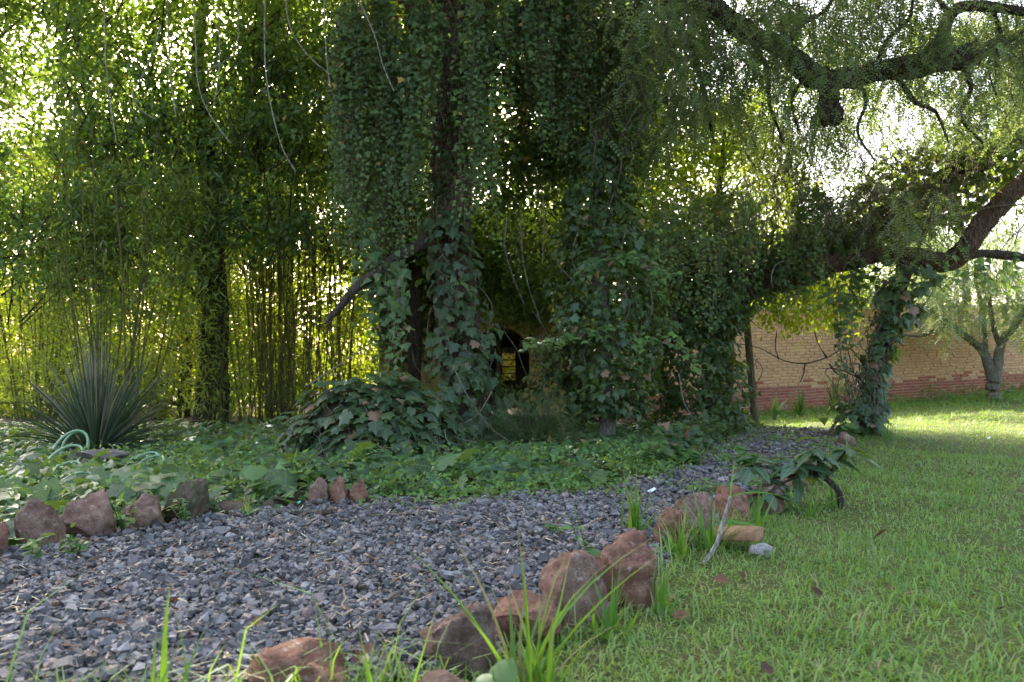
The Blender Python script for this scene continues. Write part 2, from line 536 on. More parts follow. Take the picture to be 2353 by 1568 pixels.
IVY = fan(mirror([(0, .04), (.52, .16), (.24, .52), (0, 1)]), (0, .36), lambda x, y: -.30 * x * x - .12 * (y - .4) ** 2 + (.04 if x == 0 else 0))
IVY_HI = fan(mirror([(0, .10), (.18, -.02), (.42, .03), (.52, .18), (.37, .36), (.47, .50), (.43, .62), (.20, .68), (.10, .86), (0, 1)]), (0, .36),
             lambda x, y: -.34 * x * x - .16 * (y - .36) ** 2 + (.03 if x == 0 else 0))
ROUND = fan(mirror([(0, .05), (.25, -.02), (.48, .18), (.52, .45), (.38, .75), (.15, .92), (0, 1)]), (0, .42),
            lambda x, y: -.25 * x * x - .18 * (y - .4) ** 2 + (.02 if x == 0 else 0))
OVAL = (np.array([(0, 0, 0), (.26, .42, .07), (0, 1, -.04), (-.26, .42, .07)]), np.array([(0, 1, 2), (0, 2, 3)]))
OVAL6 = (np.array([(0, 0, 0), (.24, .28, .05), (.22, .68, .03), (0, 1, -.10), (-.22, .68, .03), (-.24, .28, .05), (0, .48, 0)]),
         np.array([(0, 1, 6), (1, 2, 6), (2, 3, 6), (3, 4, 6), (4, 5, 6), (5, 0, 6)]))
LANCE = (np.array([(0, 0, 0), (.075, .32, .02), (0, 1, -.12), (-.075, .32, .02)]), np.array([(0, 1, 2), (0, 2, 3)]))
LANCE8 = (np.array([(0, 0, 0), (.12, .25, .03), (.15, .5, .03), (.09, .8, -.04), (0, 1, -.14), (-.09, .8, -.04), (-.15, .5, .03), (-.12, .25, .03), (0, .5, -.01)]),
          np.array([(i, (i + 1) % 8, 8) for i in range(8)]))


def pinnate(k=6, leaflet=.22, wid=.058, droop=.28):
    V, F = [], []
    for i in range(k):
        t = .14 + .86 * i / (k - 1)
        for s in (-1, 1):
            b = np.array([0, t, -droop * t * t])
            dr = nrm(np.array([s * 1.0, .55, -.25]))
            sd = nrm(np.cross(dr, (0, 0, 1.0)))
            L = leaflet * (1 - .35 * abs(t - .5))
            j = len(V)
            V += [b, b + dr * L * .45 + sd * wid, b + dr * L, b + dr * L * .45 - sd * wid]
            F += [(j, j + 1, j + 2), (j, j + 2, j + 3)]
    j = len(V)
    V += [np.array([.006, 0, 0]), np.array([-.006, 0, 0]), np.array([0, 1.05, -droop * 1.1])]
    F += [(j, j + 1, j + 2)]
    return np.array(V), np.array(F)


PINN = pinnate()
FINE = pinnate(5, .26, .034, .15)


def oval_frames(n, up=.6, spread=1.0, tipdown=.4):
    nm = rand_dirs(n) * spread + np.array([0, 0, up])
    tp = rand_dirs(n) + np.array([0, 0, -tipdown])
    return frames(nm, tp)


# ------------------------------------------------------------------ foliage builders
def clumps(acc, centers, crad, per, tmpl, size, up=.5, tint=.15, flat=.7, tipdown=.4, spread=1.0):
    """leaf clumps: a denser middle, ragged edges; every clump has its own age of leaf"""
    centers = np.asarray(centers); m = len(centers)
    cr = crad * rng.uniform(.6, 1.4, m)
    cnt = rng.poisson(per * (cr / crad) ** 2, m)
    idx = np.repeat(np.arange(m), cnt); n = len(idx)
    off = rand_dirs(n) * (rng.uniform(0, 1, n) ** .55)[:, None] * cr[idx][:, None] * np.array([1, 1, flat])
    pos = centers[idx] + off
    ct = np.clip(rng.normal(tint, .22, m), 0, 1)
    t = np.clip(ct[idx] + rng.normal(0, .08, n), 0, 1)
    sc = size * rng.uniform(.6, 1.3, n)
    acc.put(tmpl, pos, oval_frames(n, up, spread, tipdown), sc, t)


def region(px0, px1, py0, py1, d0, d1, n):
    u = rng.uniform(0, 1, (n, 3))
    return np.array([P(px0 + (px1 - px0) * a, py0 + (py1 - py0) * b, d0 + (d1 - d0) * c) for a, b, c in u])


def tufted(px0, px1, py0, py1, d0, d1, n, per=7, r=.16):
    """starting points in tufts, as twigs leave a branch together"""
    c = region(px0, px1, py0, py1, d0, d1, max(n // per, 2))
    return np.repeat(c, per, axis=0) + rng.normal(0, 1, (len(c) * per, 3)) * np.array([r, r, r * .8])


def boxpts(lo, hi, n):
    return rng.uniform(lo, hi, (n, 3))


def strands(acc, stem, tops, lengths, size=.066, spacing=.036, out=(0, -1, 0), sway=.10, width=.035, tint=.06, tmpl=None, stem_r=.0025, young_tip=.35, rnd=.55):
    """hanging ivy: strings of overlapping leaves that taper to young tips"""
    tmpl = tmpl or IVY
    out = nrm(np.array(out, float))
    for top, L in zip(tops, lengths):
        n = max(int(L / spacing), 3)
        s = np.linspace(0, 1, n)
        ph = rng.uniform(0, 6.28, 4)
        dx = sway * (np.sin(s * L * 1.6 + ph[0]) - math.sin(ph[0])) * .5 + .35 * sway * np.sin(s * L * 4 + ph[1])
        dy = sway * (np.sin(s * L * 1.3 + ph[2]) - math.sin(ph[2])) * .5
        path = top + np.stack([dx, dy, -s * L], -1)
        side = np.where(np.arange(n) % 2 == 0, 1, -1)
        o = out + rng.normal(0, .25, 3)
        nm = o + rng.normal(0, rnd, (n, 3)) + np.array([0, 0, .45])
        tp = np.stack([side * .55 + rng.normal(0, .35, n), rng.normal(-.1, .3, n), -np.ones(n)], -1)
        pos = path + np.stack([side * width * rng.uniform(.2, 1, n), -rng.uniform(0, .05, n), rng.normal(0, .01, n)], -1)
        sz = size * rng.uniform(.55, 1.3, n) * (1.05 - .45 * s ** 2) * rng.uniform(.7, 1.3)
        keep = rng.uniform(0, 1, n) < rng.uniform(.7, 1.0)
        base = tint * rng.uniform(.2, 2.2)
        t = np.clip(base + young_tip * s ** 4 * rng.uniform(0, 1.3) + rng.normal(0, .05, n), 0, 1)
        acc.put(tmpl, pos[keep], frames(nm, tp)[keep], sz[keep], t[keep])
        if stem is not None:
            k = max(4, n // 8)
            V, F = tube(path[:: max(1, n // k)], stem_r, 3, k + 2, 0, False)
            stem.add(V, F)


def shell_samples(axis, radii, n, a0=math.pi, a1=2 * math.pi, bump=.25, seed=0):
    """points and outward directions on a lumpy tube; angle 270 degrees faces the camera"""
    q = smooth_path(axis, 60)
    r = np.interp(np.linspace(0, 1, 60), np.linspace(0, 1, len(radii)), radii)
    t = rng.uniform(0, 1, n); k = t * 59; i = np.clip(k.astype(int), 0, 58); f = (k - i)[:, None]
    c = q[i] * (1 - f) + q[i + 1] * f
    rr = r[i]
    tg = nrm(np.gradient(q, axis=0))[i]
    hor = np.cross(tg, np.array([0, 1.0, 0])); hor = nrm(hor)
    dep = np.cross(hor, tg)                      # points away from or to the camera
    dep = dep * np.sign(dep[:, 1:2] + 1e-9)
    an = rng.uniform(a0, a1, n)
    dirv = np.cos(an)[:, None] * hor + np.sin(an)[:, None] * dep
    b = 1 + bump * (np.sin(an * 3 + t * 19 + seed) + .8 * np.sin(an * 5 - t * 33 + 2 * seed) + .6 * np.sin(t * 61 + an + seed))
    return c + dirv * (rr * b)[:, None], dirv, t


def shell(acc, axis, radii, n, size, tmpl=None, a0=math.pi * .8, a1=math.pi * 2.2, bump=.2, tint=.05, seed=0, rnd=.5, layers=(.72, 1.0)):
    tmpl = tmpl or IVY
    pos, d, t = shell_samples(axis, radii, n, a0, a1, bump, seed)
    cen = pos - d * .001
    dep = rng.uniform(layers[0], layers[1], n)
    r = np.interp(t, np.linspace(0, 1, len(radii)), radii)
    pos = pos - d * (r * (1 - dep))[:, None]
    nm = d + rng.normal(0, rnd, (n, 3)) + np.array([0, 0, .5])
    tp = np.stack([rng.normal(0, .5, n), rng.normal(-.2, .3, n), -np.ones(n)], -1)
    patch = .5 + .5 * np.sin(pos[:, 0] * 7 + seed) * np.sin(pos[:, 2] * 6 + 1.3 * seed)
    tt = np.clip(tint + .28 * (patch > .86) * rng.uniform(0, 1.2, n) + rng.normal(0, .05, n), 0, 1)
    acc.put(tmpl, pos, frames(nm, tp), size * rng.uniform(.6, 1.3, n), tt)


def leaf_objects(me, parent, pos, nm, tp, sc, name='leaf'):
    R = frames(nm, tp)
    for i in range(len(pos)):
        place(name, me, parent, pos[i], R[i], float(sc[i]))


def hang_paths(acc, starts, lens, r, curl=.5):
    for s, L in zip(starts, lens):
        k = 5
        p = [s]
        dr = np.array([rng.normal(0, .35), rng.normal(0, .25), -1.0])
        for _ in range(k):
            dr = nrm(dr + rng.normal(0, curl, 3) * np.array([1, .7, .4]) + np.array([0, 0, -.25]))
            p.append(p[-1] + dr * L / k)
        V, F = tube(p, [r, r * .5], 3, 11, 0, False)
        acc.add(V, F)


def sprays(acc, tw, starts, lens, tmpl=PINN, leaf=.17, tint=.15, spacing=.052):
    """weeping pepper twigs with feather leaves along them"""
    for s, L in zip(starts, lens):
        k = 5; p = [np.asarray(s)]
        dr = np.array([rng.normal(0, .5), rng.normal(0, .5), -.5])
        for _ in range(k):
            dr = nrm(dr + rng.normal(0, .3, 3) + np.array([0, 0, -.45]))
            p.append(p[-1] + dr * L / k)
        q = smooth_path(p, max(int(L / spacing), 4)); n = len(q)
        if tw is not None:
            V, F = tube(p, [.004, .0018], 3, 6, 0, False); tw.add(V, F)
        an = np.arange(n) * 2.4 + rng.uniform(0, 6)
        tp = np.stack([np.cos(an), np.sin(an), -rng.uniform(.3, 1.1, n)], -1)
        nm = np.stack([.4 * np.cos(an), .4 * np.sin(an), np.ones(n)], -1) + rng.normal(0, .25, (n, 3))
        t = np.clip(tint + rng.normal(0, .12) + rng.normal(0, .06, n), 0, 1)
        acc.put(tmpl, q, frames(nm, tp), leaf * rng.uniform(.65, 1.15, n), t)


# ================================================================== SETTING
def grid_sheet(name, xs, ys, mat, lift=0.0, keep=None):
    X, Y = np.meshgrid(xs, ys)
    Z = T(X, Y) + lift
    far = np.maximum(np.abs(X) - 30, 0) + np.maximum(np.abs(Y) - 40, 0)
    Z = Z - np.minimum(far * .002, .6)
    V = np.stack([X, Y, Z], -1).reshape(-1, 3)
    nx, ny = len(xs), len(ys)
    i, j = np.meshgrid(np.arange(nx - 1), np.arange(ny - 1))
    a = (j * nx + i).ravel()
    F = np.stack([a, a + 1, a + nx + 1, a + nx], -1)
    if keep is not None:
        c = V[F].mean(1)
        F = F[keep(c[:, 0], c[:, 1])]
        u, inv = np.unique(F, return_inverse=True)
        V = V[u]; F = inv.reshape(F.shape)
    o = mesh_obj(name, V, F, mat, None, True)
    o['kind'] = 'structure'
    return o


fx = np.unique(np.concatenate([[-900, -400, -150, -60, -30, -20], np.arange(-14, 16.01, .2), [22, 30, 60, 150, 400, 900]]))
fy = np.unique(np.concatenate([[-900, -400, -150, -60, -30, -15, -8], np.arange(-4, 24.01, .2), [30, 40, 60, 150, 400, 900]]))
grid_sheet('ground', fx, fy, M['soil'])


def lawn_at(x, y):
    return ((y < yR(x)) & (y > -8)) | ((x >= 4.1) & (y > -8) & (y < 24)) | ((y > 10.6) & (x > 2.6) & (y < 24))


grid_sheet('lawn', np.arange(-10, 16.01, .1), np.arange(-4, 22.01, .1), M['turf'], .006, lawn_at)
grid_sheet('gravel_path', np.arange(-9, 4.6, .08), np.arange(.5, 10.9, .08), M['pathbed'], .012, in_path)


# ------------------------------------------------------------------ gravel
def ico_template(seed, sub=1):
    bm = bmesh.new(); bmesh.ops.create_icosphere(bm, subdivisions=sub, radius=1)
    V = np.array([v.co[:] for v in bm.verts]); F = np.array([[v.index for v in f.verts] for f in bm.faces]); bm.free()
    r = np.random.default_rng(seed)
    V = V * r.uniform(.72, 1.22, (len(V), 1))
    for _ in range(3):
        n = nrm(r.normal(size=3)); h = r.uniform(.45, .7)
        k = V @ n
        V = V - np.maximum(k - h, 0)[:, None] * n
    return V, F


def rand_rot(n):
    return frames(rand_dirs(n), rand_dirs(n))


def pts_in(fn, x0, x1, y0, y1, dens):
    n = rng.poisson((x1 - x0) * (y1 - y0) * dens)
    x = rng.uniform(x0, x1, n); y = rng.uniform(y0, y1, n)
    k = fn(x, y)
    return x[k], y[k]


acc = Acc()
def chip_template(seed):
    r = np.random.default_rng(seed)
    V, F = box_vf((-1, -1, -1), (1, 1, 1))
    V = V * r.uniform(.55, 1.15, V.shape) + r.normal(0, .12, V.shape)
    return V, F


def shard_template(seed):
    r = np.random.default_rng(seed)
    V = np.array([(1, 0, 0), (0, 1, 0), (-1, 0, 0), (0, -1, 0), (0, 0, 1), (0, 0, -1.0)]) * 1.25 + r.normal(0, .33, (6, 3))
    return V, np.array([(0, 1, 4), (1, 2, 4), (2, 3, 4), (3, 0, 4), (1, 0, 5), (2, 1, 5), (3, 2, 5), (0, 3, 5)])


TP = [chip_template(s) if s % 2 else shard_template(s) for s in range(6)]
for (x0, x1, y0, y1, dens, sz) in ((-2.2, 1.0, 1.5, 3.0, 6200, .0092), (-2.7, 1.6, 3.0, 4.6, 3700, .0102), (-.6, 2.6, 4.6, 6.2, 1700, .0110), (.8, 4.3, 6.2, 10.7, 520, .0125)):
    x, y = pts_in(in_path, x0, x1, y0, y1, dens)
    kp = rng.uniform(0, 1, len(x)) > .55 * np.exp(-(np.minimum(yL(x) - y, y - yR(x)) / .14) ** 2) + .25 * (wob(x + 2, y, .5) < -.6)
    x, y = x[kp], y[kp]
    z = T(x, y) + .012 + rng.uniform(-.004, .016, len(x)) + .010 * wob(x, y, .05) + .010 * wob(x, y, .12)
    s = sz * np.exp(rng.normal(0, .30, len(x)))[:, None] * rng.uniform([.85, .7, .5], [1.2, 1.05, .9], (len(x), 3))
    R = frames(np.stack([rng.normal(0, .4, len(x)), rng.normal(0, .4, len(x)), np.ones(len(x))], -1), rand_dirs(len(x)))
    w_ = rng.integers(0, 6, len(x))
    for k in range(6):
        m = w_ == k
        acc.put(TP[k], np.stack([x, y, z], -1)[m], R[m], s[m])
g = acc.build('gravel', M['gravel'], None, False, 'stuff')
tag(g, 'loose blue-grey crushed stone gravel covering the garden path', 'gravel')

# dry litter on the gravel
acc = Acc()
chip = (np.array([(-.5, 0, 0), (.5, 0, .05), (.5, .16, .02), (-.5, .13, 0)]), np.array([(0, 1, 2), (0, 2, 3)]))
x, y = pts_in(lambda a, b: in_path(a, b) & (wob(a, b, .35) + .5 * np.exp(-((b - yL(a)) / .6) ** 2) > rng.uniform(-1.0, 1.3, len(a))), -4.2, 3.8, 1.3, 9.5, 620)
n = len(x)
nm = np.stack([rng.normal(0, .3, n), rng.normal(0, .3, n), np.ones(n)], -1)
acc.put(chip, np.stack([x, y, T(x, y) + .034 + rng.uniform(-.004, .014, n)], -1), frames(nm, rand_dirs(n)), rng.uniform(.012, .04, n), (rng.uniform(0, 1, n) < .4) * rng.uniform(.5, 1, n))
g = acc.build('leaf_litter', M['straw'], None, False, 'stuff')
tag(g, 'dry straw and bits of bamboo leaf scattered on the gravel', 'litter')


# green seedlings and brown leaf bits on the far path
acc = Acc()
for cx, cy in np.stack(pts_in(lambda a, b: in_path(a, b) & (b > 4.5), .0, 4.0, 4.5, 10, 14), -1):
    k = rng.integers(6, 26)
    pos = np.stack([cx + rng.normal(0, .07, k), cy + rng.normal(0, .07, k), float(T(cx, cy)) + rng.uniform(.02, .07, k)], -1)
    acc.put(OVAL6, pos, frames(rng.normal(0, .4, (k, 3)) + np.array([0, -.1, 1]), rng.normal(0, 1, (k, 3))), rng.uniform(.02, .05, k), np.clip(rng.normal(.2, .2, k), 0, 1))
g = acc.build('path_weeds', M['weed'], None, False, 'stuff')
tag(g, 'small green weeds scattered over the far part of the path', 'weeds')
acc = Acc()
x, y = pts_in(in_path, -2.6, 4.0, 1.6, 10.2, 60)
n = len(x)
acc.put(OVAL6, np.stack([x, y, T(x, y) + .034 + rng.uniform(0, .01, n)], -1), frames(rng.normal(0, .35, (n, 3)) + np.array([0, 0, 1]), rng.normal(0, 1, (n, 3))), rng.uniform(.015, .04, n), rng.uniform(0, .6, n) ** 2)
g = acc.build('brown_leaf_bits', M['dryleaf'], None, False, 'stuff')
tag(g, 'tiny brown leaf bits strewn over the gravel', 'litter')


# ------------------------------------------------------------------ grass
def blades(acc, base, h, wd, lean, tint, three=True):
    n = len(base)
    az = rng.uniform(0, 2 * np.pi, n)
    fw = np.stack([np.cos(az), np.sin(az), np.zeros(n)], -1)
    sd = np.stack([-np.sin(az), np.cos(az), np.zeros(n)], -1)
    l = lean[:, None] * h[:, None]
    up = np.array([0, 0, 1.0])
    mid = base + up * (h * .58 * np.sqrt(np.maximum(1 - lean ** 2 * .3, .2)))[:, None] + fw * l * .32
    tip = base + up * (h * np.sqrt(np.maximum(1 - lean ** 2 * .7, .12)))[:, None] + fw * l
    w2 = (sd * wd[:, None])
    if three:
        V = np.stack([base - w2 * .5, base + w2 * .5, mid + w2 * .42, mid - w2 * .42, tip], 1)
        f = np.array([(0, 1, 2), (0, 2, 3), (3, 2, 4)]); k = 5
    else:
        V = np.stack([base - w2 * .5, base + w2 * .5, tip], 1)
        f = np.array([(0, 1, 2)]); k = 3
    F = f[None] + (np.arange(n) * k)[:, None, None]
    acc.add(V, F, np.repeat(tint, k))


acc = Acc()
for (x0, x1, y0, y1, dens, hh, ww, three) in ((-1.6, 2.6, 1.2, 2.6, 7000, .036, .0054, True), (-.2, 4.0, 2.6, 4.2, 6000, .029, .0054, True), (.6, 5.8, 4.2, 7.0, 3000, .030, .0072, True),
                                              (1.6, 9.0, 7.0, 10.6, 1400, .032, .0095, False), (2.6, 12.5, 10.6, 14.5, 700, .045, .013, False), (3.0, 13.0, 14.5, 18.6, 420, .10, .018, False)):
    thin = lambda a, b: lawn_at(a, b) & (rng.uniform(-1.1, 1.15, len(a)) < .55 + wob(a + 3, b, .45) * .8)
    x, y = pts_in(thin, x0, x1, y0, y1, dens)
    n = len(x)
    pat = wob(x, y, .8) + .6 * wob(x + 5, y + 2, .22)
    h = hh * np.exp(rng.normal(0, .48, n)) * (1 + .25 * pat)
    near_edge = np.exp(-((yR(x) - y) / .12) ** 2) * (y < yR(x)) * (x < 4)
    h = h * (1 + 1.5 * near_edge)
    tint = np.clip(.25 - .34 * pat + rng.normal(0, .24, n), 0, 1)
    blades(acc, np.stack([x, y, T(x, y)], -1), h, ww * rng.uniform(.6, 1.3, n), np.clip(rng.normal(.92, .30, n), .05, 1.25), tint, three)
g = acc.build('lawn_grass', M['grass'], None, False, 'stuff')
tag(g, 'short patchy green lawn grass stretching back to the brick wall', 'grass')

acc = Acc()
for (x0, x1, y0, y1, dens) in ((-.6, 2.6, 1.3, 3.2, 900), (.2, 5.0, 3.2, 7.0, 420)):
    x, y = pts_in(lambda a, b: lawn_at(a, b) & (wob(a + 7, b + 1, .3) > rng.uniform(-.3, 1.2, len(a))), x0, x1, y0, y1, dens)
    n = len(x)
    acc.put(OVAL, np.stack([x, y, T(x, y) + rng.uniform(.008, .03, n)], -1), frames(rng.normal(0, .4, (n, 3)) + np.array([0, 0, 1]), rng.normal(0, 1, (n, 3))), rng.uniform(.012, .028, n) * (1 + .0 * x), np.clip(rng.normal(.35, .25, n), 0, 1))
g = acc.build('lawn_clover', M['weed'], None, False, 'stuff')
tag(g, 'low clover-like leaves growing through the lawn', 'clover')

# low clover-like growth along the foot of the brick wall and sparse weeds in the bed
WL = np.array([2.0, 14.01]); WR = np.array([13.4, 18.2])          # line of the brick wall


def wall_y(x): return WL[1] + (x - WL[0]) * (WR[1] - WL[1]) / (WR[0] - WL[0])


acc = Acc()
x = rng.uniform(4.0, 13, 5200); y = wall_y(x) - .12 - np.abs(rng.normal(0, .75, len(x)))
n = len(x)
hgt = np.maximum(.28 * np.exp(-((wall_y(x) - y) / .5) ** 2) * (1.0 + .6 * wob(x, x * 0, .25)) * sstep(5.5, 8.5, x) + .06, .05)
pos = np.stack([x, y, T(x, y) + hgt * rng.uniform(.1, 1, n)], -1)
acc.put(OVAL, pos, oval_frames(n, 1.2), rng.uniform(.04, .09, n), rng.uniform(0, .6, n))
g = acc.build('wall_foot_weeds', M['weed'], None, False, 'stuff')
tag(g, 'low green weeds growing along the foot of the brick wall', 'weeds')


# ------------------------------------------------------------------ brick wall
def brick_mesh(seed, mat):
    r = np.random.default_rng(seed)
    V, F = box_vf((-.5, -.5, -.5), (.5, .5, .5))
    bm = bmesh.new()
    vs = [bm.verts.new(v) for v in V]
    for f in ((0, 3, 2, 1), (4, 5, 6, 7), (0, 1, 5, 4), (1, 2, 6, 5), (2, 3, 7, 6), (3, 0, 4, 7)): bm.faces.new([vs[i] for i in f])
    bm.verts.index_update()
    V = np.array([v.co[:] for v in bm.verts]); bm.free()
    V = V + r.normal(0, .03, V.shape) * np.array([.5, 1.0, 1.3])
    # front face drawn in to a worn edge
    fv = [0, 1, 5, 4]
    inn = V[fv] * np.array([.965, 1, .80]) + np.array([0, -.10, 0])
    V2 = np.concatenate([V, inn])
    F2 = [(0, 3, 2, 1), (4, 5, 6, 7), (1, 2, 6, 5), (2, 3, 7, 6), (3, 0, 4, 7), (8, 9, 10, 11), (0, 1, 9, 8), (1, 5, 10, 9), (5, 4, 11, 10), (4, 0, 8, 11)]
    return V2, np.array(F2)


wdir = nrm(np.array([WR[0] - WL[0], WR[1] - WL[1], 0.0])); wnorm = np.array([wdir[1], -wdir[0], 0.0])   # wnorm to the camera
wall_len = float(np.linalg.norm(WR - WL))
base_z = lambda s: float(T(*(WL + wdir[:2] * s)))
wall = thing('brick_wall', 'long garden wall of yellow painted brick with a red painted base', 'wall', (WL[0], WL[1], 0))
z_l, z_r = base_z(1.9) - .03, base_z(wall_len)
slope = (z_r - z_l) / wall_len
up_t = np.array([0, 0, 1.0]); run = nrm(np.array([wdir[0], wdir[1], slope]))
RW = np.stack([run, -wnorm, np.cross(run, -wnorm)], -1)
CH, BL, NC = .058, .235, 35
RED = 10
WALL0 = np.array([WL[0], WL[1], z_l - .12])


def slab(name, s0, s1, z0, z1, d0, d1, mat):
    V, F = box_vf((s0, d0, z0), (s1, d1, z1))
    return mesh_obj(name, WALL0 + V @ RW.T, F, mat, wall)


slab('mortar_base', 0, wall_len, 0, RED * CH, .006, .30, M['mortar_r'])
slab('mortar_face', 0, wall_len, RED * CH + .001, NC * CH, .005, .30, M['mortar_y'])
slab('coping', -.02, wall_len + .02, NC * CH + .001, NC * CH + .05, -.05, .35, M['concrete'])
bv = [brick_mesh(s, None) for s in range(5)]
bmy = [make_mesh('brick', v, f, M['brick_y']) for v, f in bv]
bmr = [make_mesh('brick', v, f, M['brick_r']) for v, f in bv]
cand = []
for c in range(NC):
    s = (-.5 if c % 2 else 0) * BL + rng.uniform(-.02, .02)
    while s < wall_len:
        L = BL * rng.uniform(.94, 1.04)
        if s > 0 and s + L < wall_len:
            ctr = WALL0 + RW @ np.array([s + L / 2, .033, (c + .5) * CH])
            cand.append((c, ctr, L - .011))
        s += L
def seen_rank(e):
    c, ctr, L = e
    px = 1176.5 + ctr[0] / ctr[1] * FPX
    vis = (1735 < px < 1960 or 2062 < px < 2360) and c < 30 and c > 2
    return (0 if vis else 1, abs(c - 12) * .4 + ctr[1] * .2)
cand.sort(key=seen_rank)
bulk_y, bulk_r = Acc(), Acc()
for i, (c, ctr, L) in enumerate(cand):
    red = c < RED - 1 or (c <= RED + 1 and rng.uniform() < (.75, .4, .12)[c - RED + 1])
    k = rng.integers(0, 5)
    tw = rng.normal(0, .006)
    sc = (L * rng.uniform(.97, 1.0), .07, (CH - .010) * rng.uniform(.9, 1.04))
    pos = ctr + wnorm * rng.uniform(-.006, .005)
    if i < 300:
        place('brick', (bmr if red else bmy)[k], wall, pos, RW, sc)
    else:
        v, f = bv[k]
        tri = np.concatenate([f[:, [0, 1, 2]], f[:, [0, 2, 3]]])
        (bulk_r if red else bulk_y).put((v, tri), pos[None], RW[None], np.array([sc]))
bulk_y.build('yellow_brickwork', M['brick_y'], wall, False, 'stuff')
bulk_r.build('red_brickwork', M['brick_r'], wall, False, 'stuff')

# ------------------------------------------------------------------ garden house behind the ivy
HY = 12.6
hx0, hx1, hz = -2.1, 1.6, 3.1
gz = .12
house = thing('garden_house', 'yellow plastered garden house with arched doorway half hidden by hanging ivy', 'house', (-.2, HY, gz))


def arch_wall(x0, x1, z0, z1, cx, hw, spring, y0, y1, segs=14):
    """a wall plate with an arched opening cut through it"""
    an = np.linspace(math.pi, 0, segs + 1)
    arc = [(cx + hw * math.cos(a), spring + hw * math.sin(a)) for a in an]
    V, F = [], []
    def quad(a, b, c, d):
        j = len(V); V.extend([a, b, c, d]); F.extend([(j, j + 1, j + 2), (j, j + 2, j + 3)])
    def plate(poly):
        (ax, az), (bx, bz), (cx_, cz), (dx, dz) = poly
        quad((ax, y0, az), (bx, y0, bz), (cx_, y0, cz), (dx, y0, dz))
        quad((dx, y1, dz), (cx_, y1, cz), (bx, y1, bz), (ax, y1, az))
    plate([(x0, z0), (cx - hw, z0), (cx - hw, z1), (x0, z1)])
    plate([(cx + hw, z0), (x1, z0), (x1, z1), (cx + hw, z1)])
    for (a, b) in zip(arc[:-1], arc[1:]):
        plate([a, b, (b[0], z1), (a[0], z1)])
        quad((a[0], y0, a[1]), (a[0], y1, a[1]), (b[0], y1, b[1]), (b[0], y0, b[1]))
    for xx, fl in ((cx - hw, 1), (cx + hw, -1)):
        q = [(xx, y0, z0), (xx, y1, z0), (xx, y1, spring), (xx, y0, spring)]
        quad(*(q if fl > 0 else q[::-1]))
    quad((x0, y0, z0), (x0, y0, z1), (x0, y1, z1), (x0, y1, z0)); quad((x1, y0, z0), (x1, y1, z0), (x1, y1, z1), (x1, y0, z1))
    quad((x0, y0, z1), (x1, y0, z1), (x1, y1, z1), (x0, y1, z1))
    return np.array(V, float), np.array(F)


ax = P(1150, 800, HY)[0]
V, F = arch_wall(hx0, hx1, gz - .1, hz, ax, .46, P(1150, 752, HY)[2] - .46, HY, HY + .3)
mesh_obj('front_wall', V, F, M['plaster'], house)
for nm_, lo, hi, mt in (('side_wall', (hx0, HY + .302, gz - .1), (hx0 + .25, HY + 2.6, hz), 'dark_in'), ('side_wall', (hx1 - .25, HY + .302, gz - .1), (hx1, HY + 2.6, hz), 'dark_in'),
                        ('roof', (hx0 - .25, HY - .25, hz + .002), (hx1 + .25, HY + 3.1, hz + .16), 'concrete')):
    V, F = box_vf(lo, hi); mesh_obj(nm_, V, F, M[mt], house)
# back wall leaves a window through which the sunny garden shows
by = HY + 2.6
wx0, wx1 = P(1154, 0, by)[0], P(1184, 0, by)[0]
wz0, wz1 = .55, P(0, 812, by)[2]
for lo, hi in (((hx0, by, gz - .1), (wx0, by + .25, hz)), ((wx1, by, gz - .1), (hx1, by + .25, hz)), ((wx0, by + .001, gz - .1), (wx1, by + .249, wz0)), ((wx0, by + .001, wz1), (wx1, by + .249, hz))):
    V, F = box_vf(lo, hi); mesh_obj('back_wall', V, F, M['dark_in'], house)
bx = P(1165, 0, HY + .7)[0]
V, F = box_vf((bx - .42, HY + .65, P(0, 812, HY + .7)[2]), (bx + .42, HY + .77, P(0, 799, HY + .7)[2])); mesh_obj('beam', V, F, M['wood'], house)
def dimming_glass():  # murky half-clear mix for a pane added to dim the bright opening
    n = NT('added dimming glass')
    d_ = n.pbsdf(n.ramp(n.noise(9, 5, .65, n.coord('Object')), [(.3, (.10, .09, .04)), (.7, (.20, .18, .09))]), .5, .4)
    t_ = n.n('ShaderNodeBsdfTransparent'); t_.inputs[0].default_value = (.42, .42, .30, 1)
    mx = n.n('ShaderNodeMixShader'); mx.inputs[0].default_value = .55
    n.l(d_, mx.inputs[1]); n.l(t_.outputs[0], mx.inputs[2])
    return n.done(mx.outputs[0])


V, F = box_vf((wx0, by + .10, wz0), (wx1, by + .106, wz1))
pane = mesh_obj('dimming_pane', V, F, dimming_glass(), house)
for k in range(1, 4):  # bars added across the opening to cut its brightness further
    zz = wz0 + (wz1 - wz0) * k / 4
    V, F = box_vf((wx0, by + .085, zz - .012), (wx1, by + .098, zz + .012)); mesh_obj('dimming_bar', V, F, M['wood'], pane)
px_ = P(1147, 0, HY + .6)[0]
V, F = box_vf((px_ - .05, HY + .6, gz - .1), (px_ + .03, HY + .649, 1.9)); mesh_obj('door_post', V, F, M['wood'], house)


# ================================================================== TREES
def PP(*pts): return np.array([P(*p) for p in pts])


def on_ground(px, d, dz=-.05):
    x = (px - 1176.5) / FPX * d
    return np.array([x, d, float(T(x, d)) + dz])


